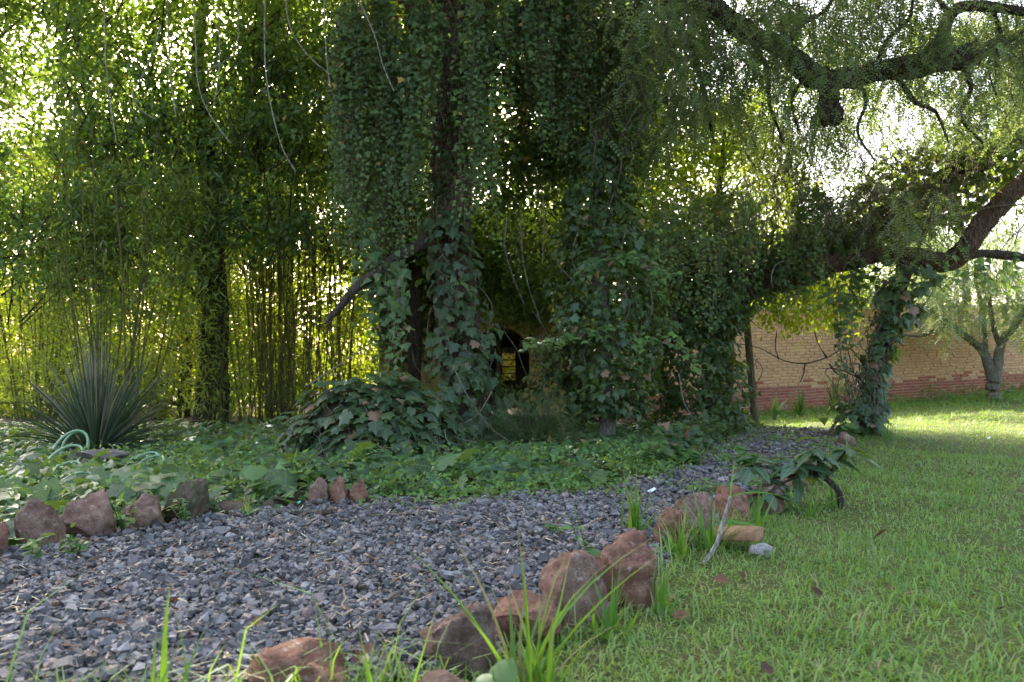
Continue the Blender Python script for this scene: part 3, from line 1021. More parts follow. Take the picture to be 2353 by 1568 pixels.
# --- the big ivy-wrapped pepper tree in the middle
g0 = on_ground(1075, 8.0)
big = thing('pepper_tree', 'big old pepper tree in the middle, its dark trunk wrapped in ivy', 'tree', g0)
t1 = [g0] + list(PP((1066, 900, 8.0), (1056, 760, 8.0), (1048, 620, 8.05), (1040, 480, 8.1), (1030, 330, 8.2), (1040, 150, 8.3), (1060, -60, 8.4), (1090, -300, 8.5), (1120, -560, 8.6)))
tube_obj('trunk', t1, [.30, .23, .21, .20, .19, .17, .15, .12, .08], M['bark_red'], big, 18, 60, .07)
limb_d = PP((1060, -60, 8.4), (1250, -190, 8.2), (1450, -120, 7.9), (1650, 30, 7.7), (1800, 115, 7.6), (1890, 185, 7.5), (1990, 172, 7.5), (2090, 150, 7.5), (2180, 135, 7.5), (2245, 128, 7.5))
tube_obj('limb', limb_d, [.13, .12, .10, .09, .085, .10, .09, .11, .12, .10], M['bark'], big, 12, 80, .16)
tube_obj('broken_stub', PP((1895, 175, 7.5), (1905, 215, 7.45), (1908, 250, 7.45), (1925, 285, 7.42)), [.10, .085, .10, .05], M['bark'], big, 10, 20, .25)
tube_obj('broken_stub', PP((1900, 235, 7.45), (1895, 265, 7.4), (1898, 292, 7.4)), [.05, .055, .02], M['bark'], big, 8, 10, .14)
tube_obj('limb', PP((2120, 140, 7.5), (2165, 85, 7.5), (2185, 30, 7.5), (2240, 15, 7.5), (2353, 28, 7.4), (2480, 60, 7.3), (2600, 140, 7.2)), [.07, .06, .055, .05, .045, .035, .02], M['bark'], big, 9, 40, .10)
tube_obj('limb', PP((2225, 130, 7.5), (2300, 95, 7.7), (2400, 40, 8.0), (2520, -80, 8.3)), [.09, .06, .05, .03], M['bark'], big, 9, 24, .1)
tube_obj('limb', PP((1040, 150, 8.3), (900, -40, 8.2), (720, -130, 8.0), (520, -150, 7.9), (330, -90, 7.8)), [.12, .10, .08, .06, .03], M['bark'], big, 9, 30, .08)
tube_obj('limb', PP((1033, 300, 8.2), (1130, 130, 8.0), (1230, 0, 7.8), (1330, -190, 7.6)), [.10, .08, .07, .05], M['bark'], big, 9, 24, .08)
tube_obj('limb', PP((1480, -60, 7.9), (1560, 60, 8.2), (1610, 180, 8.5), (1640, 330, 8.7)), [.045, .04, .03, .015], M['bark'], big, 7, 24, .1)
for pts, r0 in ((((1700, 60), (1760, 150), (1770, 240), (1800, 330)), .03), (((1960, 170), (1990, 230), (1970, 300), (2010, 370)), .025), (((2050, 160), (2100, 230), (2150, 260), (2180, 330)), .03), (((2200, 130), (2230, 200), (2210, 270), (2260, 330)), .03),
                (((1800, 115), (1840, 60), (1900, 20), (1930, -60)), .035), (((2010, 165), (2040, 90), (2090, 40), (2100, -40)), .03), (((2180, 30), (2150, -20), (2160, -80)), .03), (((2280, 18), (2300, 90), (2270, 150), (2290, 220)), .022), (((1860, 160), (1820, 230), (1835, 300)), .022)):
    tube_obj('branch', PP(*[(a_, b_, 7.5) for a_, b_ in pts]), [r0, r0 * .3], M['bark'], big, 6, 26, .18)
# canopy above the picture and the twigs that weep from it
tw = Acc(); cr = Acc()
cc = np.concatenate([boxpts((-6.5, 6.6, 5.0), (7.0, 11.5, 7.6), 500), boxpts((-3, 4.6, 4.9), (6, 7.0, 6.4), 60)])
cc = cc[(cc[:, 2] > 1.35 + .47 * cc[:, 1]) | ((cc[:, 0] > -1) & (cc[:, 0] < 1.5))]
clumps(cr, cc, .55, 60, OVAL, .19, .4, .1, .6)
for c in cc[::3]:
    V, F = tube([c, c + rng.normal(0, .5, 3)], [.014, .005], 3, 3, 0, False); tw.add(V, F)
# limbs that carry the canopy
for k in range(16):
    a = rng.uniform(0, 2 * np.pi); L = rng.uniform(2.2, 5.5)
    p0 = t1[-2] + np.array([0, 0, rng.uniform(-.6, .6)])
    p2 = np.array([np.clip(p0[0] + L * math.cos(a), -6, 6.5), np.clip(p0[1] + L * math.sin(a) * .6, 4.5, 10.5), rng.uniform(5.6, 7.2)])
    V, F = tube([p0, (p0 + p2) / 2 + np.array([0, 0, .5]), p2], [.08, .05, .02], 6, 12, .05, False); tw.add(V, F)
st = np.concatenate([tufted(1480, 2420, -140, 40, 6.6, 8.8, 380), tufted(1480, 2420, 0, 170, 6.8, 8.8, 260)])
sprays(cr2 := Acc(), tw, st, rng.uniform(.35, 1.0, len(st)), PINN, .17, .14)
st = tufted(1440, 1900, 60, 330, 7.4, 8.8, 150)
sprays(cr2, tw, st, rng.uniform(.3, .7, len(st)), PINN, .16, .10)
st = tufted(2080, 2420, 60, 240, 7.2, 8.8, 150)
sprays(cr2, tw, st, rng.uniform(.3, .7, len(st)), PINN, .16, .2)
st = tufted(1560, 1900, 50, 200, 7.0, 7.5, 26)
sprays(cr2, tw, st, rng.uniform(.3, .6, len(st)), PINN, .17, .3)
hang_paths(tw, region(1460, 2380, -60, 250, 7.0, 8.2, 150), rng.uniform(.4, 1.1, 150), .0045, .45)
hang_paths(tw, region(1680, 2250, 250, 470, 7.6, 8.6, 110), rng.uniform(.4, 1.1, 110), .005, .6)
cr.build('crown', M['shrub'], big, False, 'stuff')
cr2.build('weeping_foliage', M['pepper'], big, False, 'stuff')
tw.build('twigs', M['stem'], big, True, 'stuff')
# pale flower panicles on the weeping twigs
fl = Acc()
TETRA = (np.array([(1, 1, 1), (1, -1, -1), (-1, 1, -1), (-1, -1, 1.0)]) * .6, np.array([(0, 1, 2), (0, 2, 3), (0, 3, 1), (1, 3, 2)]))
for c in list(PP((1760, 95, 7.0), (1780, 130, 7.0), (1750, 70, 7.0), (1790, 175, 7.0), (2010, 120, 7.2), (1820, 60, 6.9), (1725, 150, 7.1), (2060, 200, 7.3), (1650, 110, 7.1), (1770, 205, 7.0))):
    n = 150
    pos = c + rng.normal(0, 1, (n, 3)) * np.array([.055, .05, .11])
    fl.put(TETRA, pos, rand_rot(n), rng.uniform(.004, .008, n))
fl.build('flower_panicles', M['berry'], big, False, 'stuff')

# --- leaning tree on the right, its limb reaches across to the right edge
g1 = on_ground(1640, 9.8)
lean = thing('leaning_tree', 'leaning tree with a long rough limb reaching across to the right edge', 'tree', g1)
tube_obj('trunk', [g1] + list(PP((1632, 900, 9.8), (1640, 820, 9.75), (1600, 740, 9.6), (1500, 740, 9.5))), [.17, .14, .14, .16, .15], M['bark_red'], lean, 12, 30, .1)
lb = PP((1500, 770, 9.5), (1620, 712, 9.4), (1750, 645, 9.2), (1850, 612, 9.1), (1940, 604, 9.1), (2010, 590, 9.1), (2090, 588, 9.0), (2180, 600, 9.0), (2225, 562, 8.9), (2285, 485, 8.8), (2353, 420, 8.7), (2470, 330, 8.6), (2600, 220, 8.5))
tube_obj('limb', lb, [.20, .19, .17, .14, .09, .085, .095, .115, .11, .11, .105, .09, .06], M['bark_red'], lean, 14, 110, .11)
tube_obj('limb', PP((2185, 598, 9.0), (2250, 583, 9.0), (2330, 590, 9.0), (2430, 600, 9.0), (2560, 580, 9.1)), [.085, .05, .05, .045, .03], M['bark'], lean, 9, 30, .08)
tube_obj('limb', PP((1780, 655, 9.3), (1850, 640, 9.3), (1900, 612, 9.2), (1960, 596, 9.2)), [.12, .10, .09, .06], M['bark_red'], lean, 10, 24, .1)
lc = PP((1860, 600, 9.7), (1960, 545, 9.7), (2080, 470, 9.6), (2210, 395, 9.5), (2353, 310, 9.4), (2520, 220, 9.3))
tube_obj('limb', lc, [.16, .16, .15, .14, .13, .10], M['bark'], lean, 10, 40, .08)
tw = Acc(); cr2 = Acc()
hang_paths(tw, region(1780, 2353, 250, 520, 8.5, 9.3, 260), rng.uniform(.4, 1.0, 260), .006, .7)
hang_paths(tw, region(1760, 2000, 560, 640, 8.8, 9.1, 30), rng.uniform(.3, .8, 30), .005, .5)
for a, b, c in (((2110, 560), (2150, 470), (2190, 400)), ((2110, 570), (2140, 500), (2120, 400)), ((2170, 520), (2260, 480), (2353, 470)), ((2010, 570), (1985, 500), (1940, 420)), ((2060, 590), (2120, 520), (2240, 440))):
    V, F = tube(PP((*a, 8.8), (*b, 8.7), (*c, 8.6)), [.014, .006], 4, 12, .05, False); tw.add(V, F)
st = region(2040, 2210, 425, 540, 8.2, 8.6, 30)
sprays(cr2, tw, st, rng.uniform(.25, .5, len(st)), PINN, .19, .45)
st = region(2230, 2420, 420, 600, 8.8, 9.6, 16)
sprays(cr2, tw, st, rng.uniform(.3, .6, len(st)), PINN, .17, .3)
st = np.concatenate([region(1700, 1900, 200, 480, 8.8, 10.2, 120), region(2060, 2420, 240, 380, 9.2, 10.2, 25), region(1880, 2080, 210, 300, 8.6, 9.8, 45), region(1880, 2060, 430, 540, 8.8, 9.6, 26)])
sprays(cr2, tw, st, rng.uniform(.25, .7, len(st)), PINN, .15, .15)
cr2.build('weeping_foliage', M['pepper'], lean, False, 'stuff')
tw.build('twigs', M['stem'], lean, True, 'stuff')

# --- short ivy-clad trunk that props the limb
g2 = on_ground(1997, 9.1)
prop = thing('prop_trunk', 'slanting ivy-clad trunk standing under the long limb beside the lawn', 'tree', g2)
t4 = [g2] + list(PP((1998, 940, 9.1), (2008, 860, 9.1), (2030, 780, 9.1), (2058, 690, 9.1), (2085, 610, 9.1)))
tube_obj('trunk', t4, [.15, .12, .11, .10, .09, .09], M['bark_red'], prop, 12, 30, .08)
tube_obj('root_flare', [g2 + np.array([-.06, -.06, .0]), g2 + np.array([-.03, -.05, .2]), g2 + np.array([-.01, -.03, .42])], [.08, .06, .03], M['bark_red'], prop, 8, 10, .06)
for pts in (((1990, 850), (1950, 800), (1900, 822), (1850, 835), (1800, 828), (1745, 800), (1700, 790)), ((1985, 880), (1945, 840), (1915, 800)), ((1975, 870), (1930, 850), (1880, 846)), ((1900, 822), (1880, 790), (1872, 760)),
            ((1790, 826), (1782, 800), (1785, 760)), ((1850, 835), (1846, 860), (1838, 880)), ((1905, 835), (1925, 860), (1950, 862)), ((1995, 840), (2040, 800), (2080, 770)), ((1985, 905), (1960, 850), (1948, 800))):
    tube_obj('bare_twig', PP(*[(a, b, 9.0 + .002 * (1990 - a)) for a, b in pts]), [.010, .004], M['bark'], prop, 5, 30, .25)

# --- left trunk in the bamboo
g3 = on_ground(492, 10.0)
lt = thing('mossy_tree', 'mossy dark straight trunk standing in the bright bamboo on the left', 'tree', g3)
tube_obj('trunk', [g3] + list(PP((490, 880, 10), (488, 780, 10), (490, 680, 10), (482, 560, 10), (486, 430, 10), (470, 300, 10), (455, 140, 10), (470, -60, 10))), [.24, .19, .18, .17, .17, .13, .10, .08, .05], M['mossbark'], lt, 14, 50, .09)
tube_obj('limb', PP((484, 560, 10), (440, 480, 9.9), (430, 400, 9.8), (380, 280, 9.7), (330, 120, 9.6)), [.10, .08, .06, .045, .02], M['mossbark'], lt, 8, 26, .08)
tube_obj('limb', PP((486, 440, 10), (540, 340, 10), (570, 200, 10), (640, 60, 10)), [.09, .06, .05, .03], M['mossbark'], lt, 8, 24, .08)
for pts in (((470, 700), (410, 640), (330, 600), (250, 520)), ((480, 620), (400, 520), (300, 420)), ((480, 520), (600, 440), (700, 330))):
    tube_obj('limb', PP(*[(a, b, 9.9) for a, b in pts]), [.04, .012], M['mossbark'], lt, 6, 18, .08)
cr = Acc(); tw = Acc()
# small leaved crown: thin at the far left where the sky comes through
cc = np.concatenate([region(330, 860, -60, 330, 8.6, 10.8, 170), region(-150, 330, -60, 330, 8.6, 10.8, 135), region(160, 860, -30, 560, 8.8, 10.6, 260), region(-180, 300, 320, 640, 8.6, 10.2, 150), region(-150, 200, -80, 120, 8.4, 10.2, 26), region(250, 760, 250, 560, 9.0, 10.8, 100)])
clumps(cr, cc, .36, 78, OVAL, .080, .5, .14, .8)
for c in cc:
    V, F = tube([c + rng.normal(0, .1, 3), c + np.array([rng.normal(0, .25), rng.normal(0, .2), -rng.uniform(.2, .6)])], [.005, .012], 3, 5, 0, False); tw.add(V, F)
cr.build('crown', M['shrub'], lt, False, 'stuff')
tw.build('twigs', M['bark'], lt, True, 'stuff')

# --- sunlit trees that close the garden behind the bamboo
def screen_tree(label, x, y, h, wx, n, mat='lime', low=.1, leaf=.090, dens=74, crad=.38):
    g = np.array([x, y, float(T(x, y)) - .05])
    t = thing('screen_tree', label, 'tree', g, 'trees closing the garden at the back')
    tube_obj('trunk', [g, g + np.array([.05, 0, h * .3]), g + np.array([-.08, .05, h * .6]), g + np.array([.05, 0, h * .92])], [.11, .09, .06, .02], M['bark'], t, 8, 20, .06)
    a = Acc()
    u = rng.uniform(0, 1, n)
    z = low + (h - low) * u
    rad = wx * np.sqrt(np.clip(1 - ((z - h * .42) / (h * .62)) ** 2, .08, 1))
    an = rng.uniform(0, 2 * np.pi, n); rr = np.sqrt(rng.uniform(0, 1, n)) * rad
    cc = g + np.stack([rr * np.cos(an), rr * np.sin(an) * .55, z], -1)
    clumps(a, cc, crad, dens, OVAL, leaf, .4, .2, .9)
    a.build('crown', M[mat], t, False, 'stuff')
    tw = Acc()
    for c in cc[::3]:
        b = g + np.array([0, 0, max(c[2] - g[2] - rng.uniform(.2, .8), .2)])
        V, F = tube([b, (b + c) / 2 + np.array([0, 0, .08]), c], [.02, .005], 3, 6, 0, False); tw.add(V, F)
    tw.build('branches', M['bark'], t, True, 'stuff')
    return t


screen_tree('sunlit lime green tree behind the yucca at the far left edge', -8.4, 14.8, 5.4, 2.0, 300)
screen_tree('sunlit lime green tree left of the mossy trunk behind the bamboo', -6.0, 14.6, 5.4, 1.8, 320)
screen_tree('sunlit lime green tree right of the mossy trunk behind the bamboo', -4.0, 14.2, 5.6, 1.8, 330)
screen_tree('sunlit lime green tree between the bamboo thicket and the garden house', -2.4, 16.4, 6.6, 1.8, 260)
screen_tree('sunlit tree behind the garden house, seen above its roof', .3, 17.8, 5.0, 2.0, 180)
screen_tree('tall yellow-green tree right of the middle tree, with sky between its leaves', 2.1, 13.0, 6.4, 1.5, 240, 'lime', 2.5, .09, 90, .4)
screen_tree('loose leafy tree above the long limb left of the sky gap', 3.25, 12.2, 5.0, 1.5, 175, 'lime', 2.25, .07, 90, .34)
screen_tree('dark leafy tree standing behind the ivy column', .9, 11.6, 6.6, 1.4, 210, 'shrub', 1.6, .085, 110, .4)
screen_tree('dark leafy tree standing behind the left ivy curtain', -1.5, 12.0, 7.0, 1.5, 200, 'shrub', 2.2, .085, 110, .4)
screen_tree('tall tree at the back left, sky showing through its crown', -9.6, 18.5, 9.5, 2.7, 190, 'shrub', 1.5, .11, 85, .5)
screen_tree('tall tree rising behind the mossy trunk', -5.6, 19.0, 10.5, 2.6, 110, 'shrub', 5.6, .11, 100, .55)
screen_tree('tall tree rising behind the bamboo thicket', -3.4, 20.5, 11.0, 2.4, 100, 'shrub', 6.2, .11, 100, .55)

hedge = thing('back_hedge', 'continuous sunlit hedge closing the garden far behind the bamboo', 'hedge', (-7, 18.2, 0))
a = Acc()
cc = boxpts((-13, 17.8, .1), (-.6, 18.7, 3.5), 430)
clumps(a, cc, .45, 52, OVAL, .15, .4, .2, .9)
a.build('foliage', M['lime'], hedge, False, 'stuff')
tw = Acc()
for c in cc[::3]:
    V, F = tube([np.array([c[0] + rng.normal(0, .2), 18.3, -.05]), np.array([c[0], 18.3, c[2] * .6]), c], [.03, .008], 4, 7, 0, False); tw.add(V, F)
tw.build('stems', M['bark'], hedge, True, 'stuff')

# --- young tree by the brick wall and the greenery beyond it
g4 = on_ground(2283, 15.2)
yt = thing('young_pepper_tree', 'small pale-barked tree with forked trunk in front of the brick wall', 'tree', g4)
tube_obj('trunk', [g4] + list(PP((2281, 900, 15.2), (2281, 870, 15.2), (2270, 835, 15.2), (2258, 805, 15.2), (2215, 770, 15.2), (2180, 748, 15.1), (2150, 722, 15.0), (2120, 700, 14.9))), [.14, .125, .115, .095, .08, .065, .055, .04, .02], M['bark_grey'], yt, 12, 44, .025)
tube_obj('limb', PP((2284, 880, 15.15), (2292, 835, 15.15), (2300, 790, 15.15), (2330, 750, 15.1), (2360, 700, 15.1), (2400, 640, 15)), [.10, .095, .085, .065, .05, .03], M['bark_grey'], yt, 9, 30, .03)
tube_obj('limb', PP((2300, 800, 15.15), (2285, 760, 15.1), (2275, 700, 15.1), (2270, 620, 15)), [.06, .045, .035, .02], M['bark_grey'], yt, 8, 20, .04)
tube_obj('limb', PP((2262, 815, 15.2), (2262, 770, 15.2), (2255, 700, 15.2), (2240, 640, 15.2)), [.06, .05, .045, .03], M['bark_grey'], yt, 8, 20, .06)
tube_obj('limb', PP((2185, 752, 15.1), (2150, 760, 15.0), (2110, 772, 14.9), (2070, 768, 14.8)), [.05, .04, .03, .012], M['bark_grey'], yt, 7, 24, .12)
tw = Acc(); a = Acc()
st = region(2110, 2480, 600, 735, 14.2, 15.8, 330)
sprays(a, tw, st, rng.uniform(.3, .75, len(st)), PINN, .26, .6, .09)
st = region(2050, 2480, 520, 640, 14.4, 16, 240)
sprays(a, tw, st, rng.uniform(.3, .7, len(st)), PINN, .26, .45, .09)
hang_paths(tw, region(2080, 2200, 670, 730, 14.6, 15, 60), rng.uniform(.2, .5, 60), .006, .8)
a.build('crown', M['pepper'], yt, False, 'stuff')
tw.build('twigs', M['bark_grey'], yt, True, 'stuff')

for lab, x, y, h, wx, n, low in (('leafy tree beyond the brick wall, seen under the long limb', 6.7, 18.6, 3.9, 1.7, 110, 1.4),
                                 ('loose green tree beyond the right end of the brick wall', 10.5, 21.4, 5.0, 2.4, 150, 1.4),
                                 ('pale green tree beyond the wall behind the young tree', 8.3, 21.0, 4.4, 1.9, 120, 1.4)):
    t = screen_tree(lab, x, y, h, wx, n, 'shrub' if x > 7 else 'lime', low, .11, 80, .42)
    t['group'] = 'trees beyond the brick wall'
for lab, x, y, h, wx, n, low in (('tall sparse tree beyond the wall behind the sky gap', 6.3, 17.8, 8.6, 2.7, 120, 3.6), ('tall sparse tree beyond the wall at the right edge', 10.6, 18.6, 8.6, 2.6, 110, 3.4)):
    t = screen_tree(lab, x, y, h, wx, n, 'shrub', low, .10, 85, .45)
    t['group'] = 'trees beyond the brick wall'

# ================================================================== BAMBOO
def bamboo(label, roots, tops, leaf_regions, culm_r=.009, per=46):
    r0 = np.mean(roots, axis=0)
    b = thing('bamboo_clump', label, 'bamboo', r0, 'bamboo clumps on the left')
    for a, c in zip(roots, tops):
        mid = (a + c) / 2 + np.array([rng.normal(0, .10), rng.normal(0, .10), .05])
        tube_obj('culm', [a, mid, c], [culm_r * rng.uniform(.8, 1.3), culm_r * .5], M['culm'], b, 5, 10, .04)
    acc = Acc(); tw = Acc()
    cc = np.concatenate(leaf_regions)
    for c in cc:
        k = rng.poisson(per)
        pos = c + rng.normal(0, 1, (k, 3)) * np.array([.17, .15, .17])
        nm = rand_dirs(k) + np.array([0, -.2, .5]); tp = rng.normal(0, .7, (k, 3)) + np.array([0, 0, -.7])
        acc.put(LANCE, pos, frames(nm, tp), np.stack([rng.uniform(.9, 1.6, k), np.ones(k), np.ones(k)], -1) * rng.uniform(.07, .15, k)[:, None], np.clip(rng.normal(.18, .16, k) + rng.normal(0, .1), 0, 1))
        V, F = tube([c + rng.normal(0, .08, 3), c + rng.normal(0, .3, 3)], [.004, .002], 3, 4, 0, False); tw.add(V, F)
    acc.build('foliage', M['bamboo'], b, False, 'stuff')
    tw.build('branchlets', M['culm'], b, True, 'stuff')
    return b


def fan_culms(px, d, n, spread, top_y, top_spread, jit=.3):
    R_, T_ = [], []
    for _ in range(n):
        k = rng.uniform(-1, 1)
        a = on_ground(px + k * spread, d + rng.uniform(-jit, jit))
        R_.append(a); T_.append(P(px + k * top_spread + rng.normal(0, 55), top_y + rng.uniform(-120, 160), d + rng.uniform(-jit, jit) * 2))
    return R_, T_


r, t = fan_culms(270, 8.6, 26, 60, 330, 190)
bamboo('bamboo clump with fanning pale culms behind the yucca on the left', r, t, [region(120, 460, 380, 760, 8.2, 9.4, 100), region(330, 470, 420, 640, 8.2, 8.8, 25), region(60, 460, 700, 900, 8.8, 9.8, 30)])
r, t = fan_culms(700, 11.0, 66, 105, 120, 130, .9)
bamboo('dense thicket of thin upright bamboo left of the dead branch', r, t, [region(560, 860, 60, 560, 10.4, 12.2, 150), region(530, 820, 540, 900, 10.8, 12.4, 60), region(560, 860, -40, 300, 9.6, 11.0, 50)], .0085, 40)
r, t = fan_culms(590, 11.6, 22, 40, 420, 110, .5)
bamboo('bamboo clump just right of the mossy trunk', r, t, [region(530, 680, 420, 640, 11.2, 12.4, 55), region(540, 660, 640, 940, 11.2, 12.6, 40)], .009)
r, t = fan_culms(110, 10.2, 18, 80, 380, 120, .5)
bamboo('bamboo clump at the far left edge behind the yucca', r, t, [region(-60, 200, 330, 900, 9.8, 11.4, 90)])
r, t = fan_culms(490, 9.7, 10, 34, 640, 60, .12)
bamboo('thin bamboo shoots growing around the foot of the mossy trunk', r, t, [region(455, 530, 560, 960, 9.55, 9.75, 34)], .006, 26)


# ================================================================== IVY
ivy_me = make_mesh('leaf', IVY_HI[0], IVY_HI[1], M['ivy_leaf'], True)
cover_me = make_mesh('leaf', IVY_HI[0], IVY_HI[1], M['cover_leaf'], True)
round_me = make_mesh('leaf', ROUND[0], ROUND[1], M['weed'], True)


def curtain(label, spec, size=.056, tint=.10, d_jit=.35, mat='ivy', spacing=.029, sway=.10, young=.35, width=.035, cols=None):
    """spec: (px0, px1, top y range, bottom y function, depth, how many)"""
    x0, x1, ty, by, d, n = spec
    top = P((x0 + x1) / 2, ty[0], d)
    t = thing('ivy_curtain', label, 'ivy', top, 'ivy curtains hanging from the big tree')
    a = Acc(); s = Acc(); tops, lens = [], []
    k = 0
    while k < n:                                   # strands hang in bundles with gaps between them
        bx, bd, bt, m = rng.uniform(x0, x1), d + rng.uniform(-d_jit, d_jit), rng.uniform(*ty), rng.integers(3, 9)
        bb = (by(bx) + rng.normal(0, 55)) if callable(by) else rng.uniform(*by)
        if cols:
            cx_, cb_ = cols[rng.integers(len(cols))]
            bx, bb, bd = cx_ + rng.normal(0, 6), cb_ + rng.normal(0, 40), d + rng.normal(0, .10)
        for _ in range(m):
            k += 1
            px = bx + rng.normal(0, 9 if cols else 13); dd = bd + rng.normal(0, .07)
            p = P(px, bt + rng.normal(0, 14), dd)
            L = (p[2] - P(px, bb, dd)[2]) * rng.uniform(.5, 1.08)
            if L < .2: continue
            tops.append(p); lens.append(L)
    strands(a, s, tops, lens, size, spacing, (0, -1, 0), sway, width, tint, None, .0028, young)
    a.build('foliage', M[mat], t, False, 'stuff')
    s.build('stems', M['stem'], t, True, 'stuff')
    return t


curtain('ivy curtain hanging left of the ivy-wrapped trunk', (775, 965, (-70, 130), (0, 1), 7.4, 115), cols=((792, 520), (822, 600), (858, 660), (900, 500), (935, 620)))
curtain('ivy strands hanging over the upper part of the big trunk', (950, 1130, (-80, 60), (0, 1), 7.35, 90), cols=((965, 470), (990, 330), (1080, 520), (1105, 470), (1128, 560)), tint=.16)
curtain('ivy curtain hanging right of the big trunk over the dark hollow', (1125, 1290, (-90, 60), (0, 1), 7.7, 70), cols=((1165, 150), (1205, 260), (1232, 330), (1268, 280)))
curtain('ivy curtain hanging from the canopy above the ivy column', (1285, 1470, (-90, 60), (0, 1), 7.8, 90), cols=((1296, 380), (1335, 330), (1372, 330), (1410, 400), (1452, 430)))
curtain('ivy and vines hanging in the shade over the garden house front', (1100, 1330, (120, 320), lambda x: 560 + rng.uniform(-60, 90), 9.6, 60), .056, .10, .5, 'ivy', .036)
curtain('loose low ivy strands with large leaves beside the dead branch', (835, 965, (500, 640), (700, 900), 7.3, 26), .10, .10, .25, 'ivy_big', .062, .14)
curtain('ivy hanging between the ivy column and the yellow-green tree', (1460, 1740, (430, 580), lambda x: 800 - .35 * (x - 1460), 8.3, 84), .056, .22, .45)
curtain('ivy hanging from the leaning tree above the long limb', (1640, 1900, (430, 560), lambda x: 650 - .1 * (x - 1640), 8.9, 84), .058, .14, .5)
curtain('short ivy strands hanging below the long limb', (1740, 2010, (575, 640), (640, 760), 8.95, 34), .075, .08, .15, 'ivy', .04)
curtain('single thin ivy strand hanging beside the propping trunk', (1925, 1945, (640, 660), (930, 960), 8.8, 3), .07, .05, .04, 'ivy', .05)
curtain('green ivy fringe hanging under the limb at the right edge', (2090, 2400, (585, 625), (640, 690), 9.0, 46), .095, .35, .3, 'ivy_big', .06)

spray = thing('leafy_spray', 'bright green leaf sprays hanging under the limb before the wall', 'foliage', P(1850, 690, 10.6))
a = Acc(); tw = Acc()
for c in region(1745, 1965, 650, 745, 10.3, 11.0, 62):
    k = 26
    a.put(OVAL6, c + rng.normal(0, 1, (k, 3)) * np.array([.11, .1, .10]), oval_frames(k, .5, 1, .9), rng.uniform(.05, .10, k), np.clip(rng.normal(.3, .2, k), 0, 1))
    V, F = tube([c + np.array([rng.normal(0, .1), 0, .45]), c + np.array([0, 0, .1]), c + np.array([0, 0, -.1])], [.005, .003], 3, 6, 0, False); tw.add(V, F)
a.build('foliage', M['lime'], spray, False, 'stuff'); tw.build('twigs', M['stem'], spray, True, 'stuff')

# dark leaf mass behind the curtains closes the view into the crown
mass = thing('ivy_thicket', 'dark mass of ivy filling the crown of the big tree', 'ivy', P(1130, 100, 8.4))
a = Acc()
cc = np.concatenate([region(780, 1500, -100, 240, 8.2, 9.4, 170), region(800, 1000, 240, 420, 8.3, 9.0, 22), region(1180, 1500, 220, 420, 8.4, 9.2, 50), region(1500, 1640, -60, 120, 8.4, 9.6, 22), region(1060, 1300, 180, 480, 9.0, 11.0, 46), region(1440, 1640, 560, 780, 9.2, 10.2, 60), region(1480, 1760, 480, 640, 9.2, 10.2, 34), region(820, 960, 400, 560, 8.6, 9.6, 26), region(1340, 1440, 760, 900, 8.7, 9.4, 14)])
clumps(a, cc, .33, 40, IVY, .092, .5, .08, .8)
a.build('foliage', M['ivy'], mass, False, 'stuff')


def trunk_ivy(label, axis, radii, n_obj, n_bulk, size, seed, me, mat, loc, a0=math.pi * .85, a1=math.pi * 2.15, bump=.18, bulk_size=None, group=None):
    t = thing('climbing_ivy', label, 'ivy', loc, group or 'ivy climbing on trunks')
    if n_obj:
        pos, d, tt = shell_samples(axis, radii, n_obj, math.pi * 1.1, math.pi * 1.9, bump, seed)
        k = len(pos)
        leaf_objects(me, t, pos, d + rng.normal(0, .4, (k, 3)) + np.array([0, -.2, .45]), np.stack([rng.normal(0, .45, k), rng.normal(-.25, .25, k), -np.ones(k)], -1), size * .86 * rng.uniform(.5, 1.35, k))
    a = Acc()
    shell(a, axis, radii, n_bulk, bulk_size or size * .8, IVY, a0, a1, bump, .05, seed, .55, (.6, 1.0))
    a.build('foliage', M[mat], t, False, 'stuff')
    s = Acc()
    for _ in range(26):
        p, d, tt = shell_samples(axis, [r * .85 for r in radii], 1, math.pi, 2 * math.pi, bump, seed)
        q = p[0]; pts = [q]
        for _k in range(4): pts.append(pts[-1] + np.array([rng.normal(0, .06), rng.normal(0, .03), rng.uniform(.06, .2)]))
        V, F = tube(pts, [.006, .004], 4, 12, 0, False); s.add(V, F)
    s.build('stems', M['stem'], t, True, 'stuff')
    return t


trunk_ivy('large-leaved ivy climbing the foot of the big middle trunk', PP((1090, 985, 7.85), (1072, 880, 7.85), (1060, 760, 7.85), (1040, 620, 7.9), (1020, 500, 7.95)), [.40, .33, .30, .26, .24], 230, 420, .125, 1, ivy_me, 'ivy_big', g0)
trunk_ivy('small-leaved ivy covering the upper middle trunk', PP((1010, 520, 8.0), (1030, 380, 8.1), (1035, 200, 8.2), (1050, 0, 8.3), (1060, -150, 8.4)), [.16, .22, .30, .35, .38], 0, 1500, .075, 2, ivy_me, 'ivy', P(1030, 500, 8.0))

g5 = on_ground(1392, 8.0)
colt = thing('ivy_column_trunk', 'thin pale trunk almost hidden inside the ivy column right of centre', 'tree', g5)
tube_obj('trunk', [g5] + list(PP((1394, 930, 8.0), (1388, 820, 8.05), (1380, 680, 8.1), (1372, 520, 8.2), (1380, 300, 8.3), (1390, 60, 8.4), (1400, -160, 8.4))), [.10, .075, .07, .07, .06, .06, .05, .03], M['bark_grey'], colt, 10, 40, .08)
trunk_ivy('broad column of dense ivy right of the house arch', PP((1400, 950, 7.9), (1400, 860, 7.9), (1395, 760, 7.9), (1385, 660, 7.9), (1375, 540, 8.0), (1370, 430, 8.0), (1375, 330, 8.0)), [.30, .50, .58, .52, .42, .36, .24], 110, 5200, .085, 3, ivy_me, 'ivy', g5, math.pi * .7, math.pi * 2.3, .16, .068, 'ivy columns and hedges')
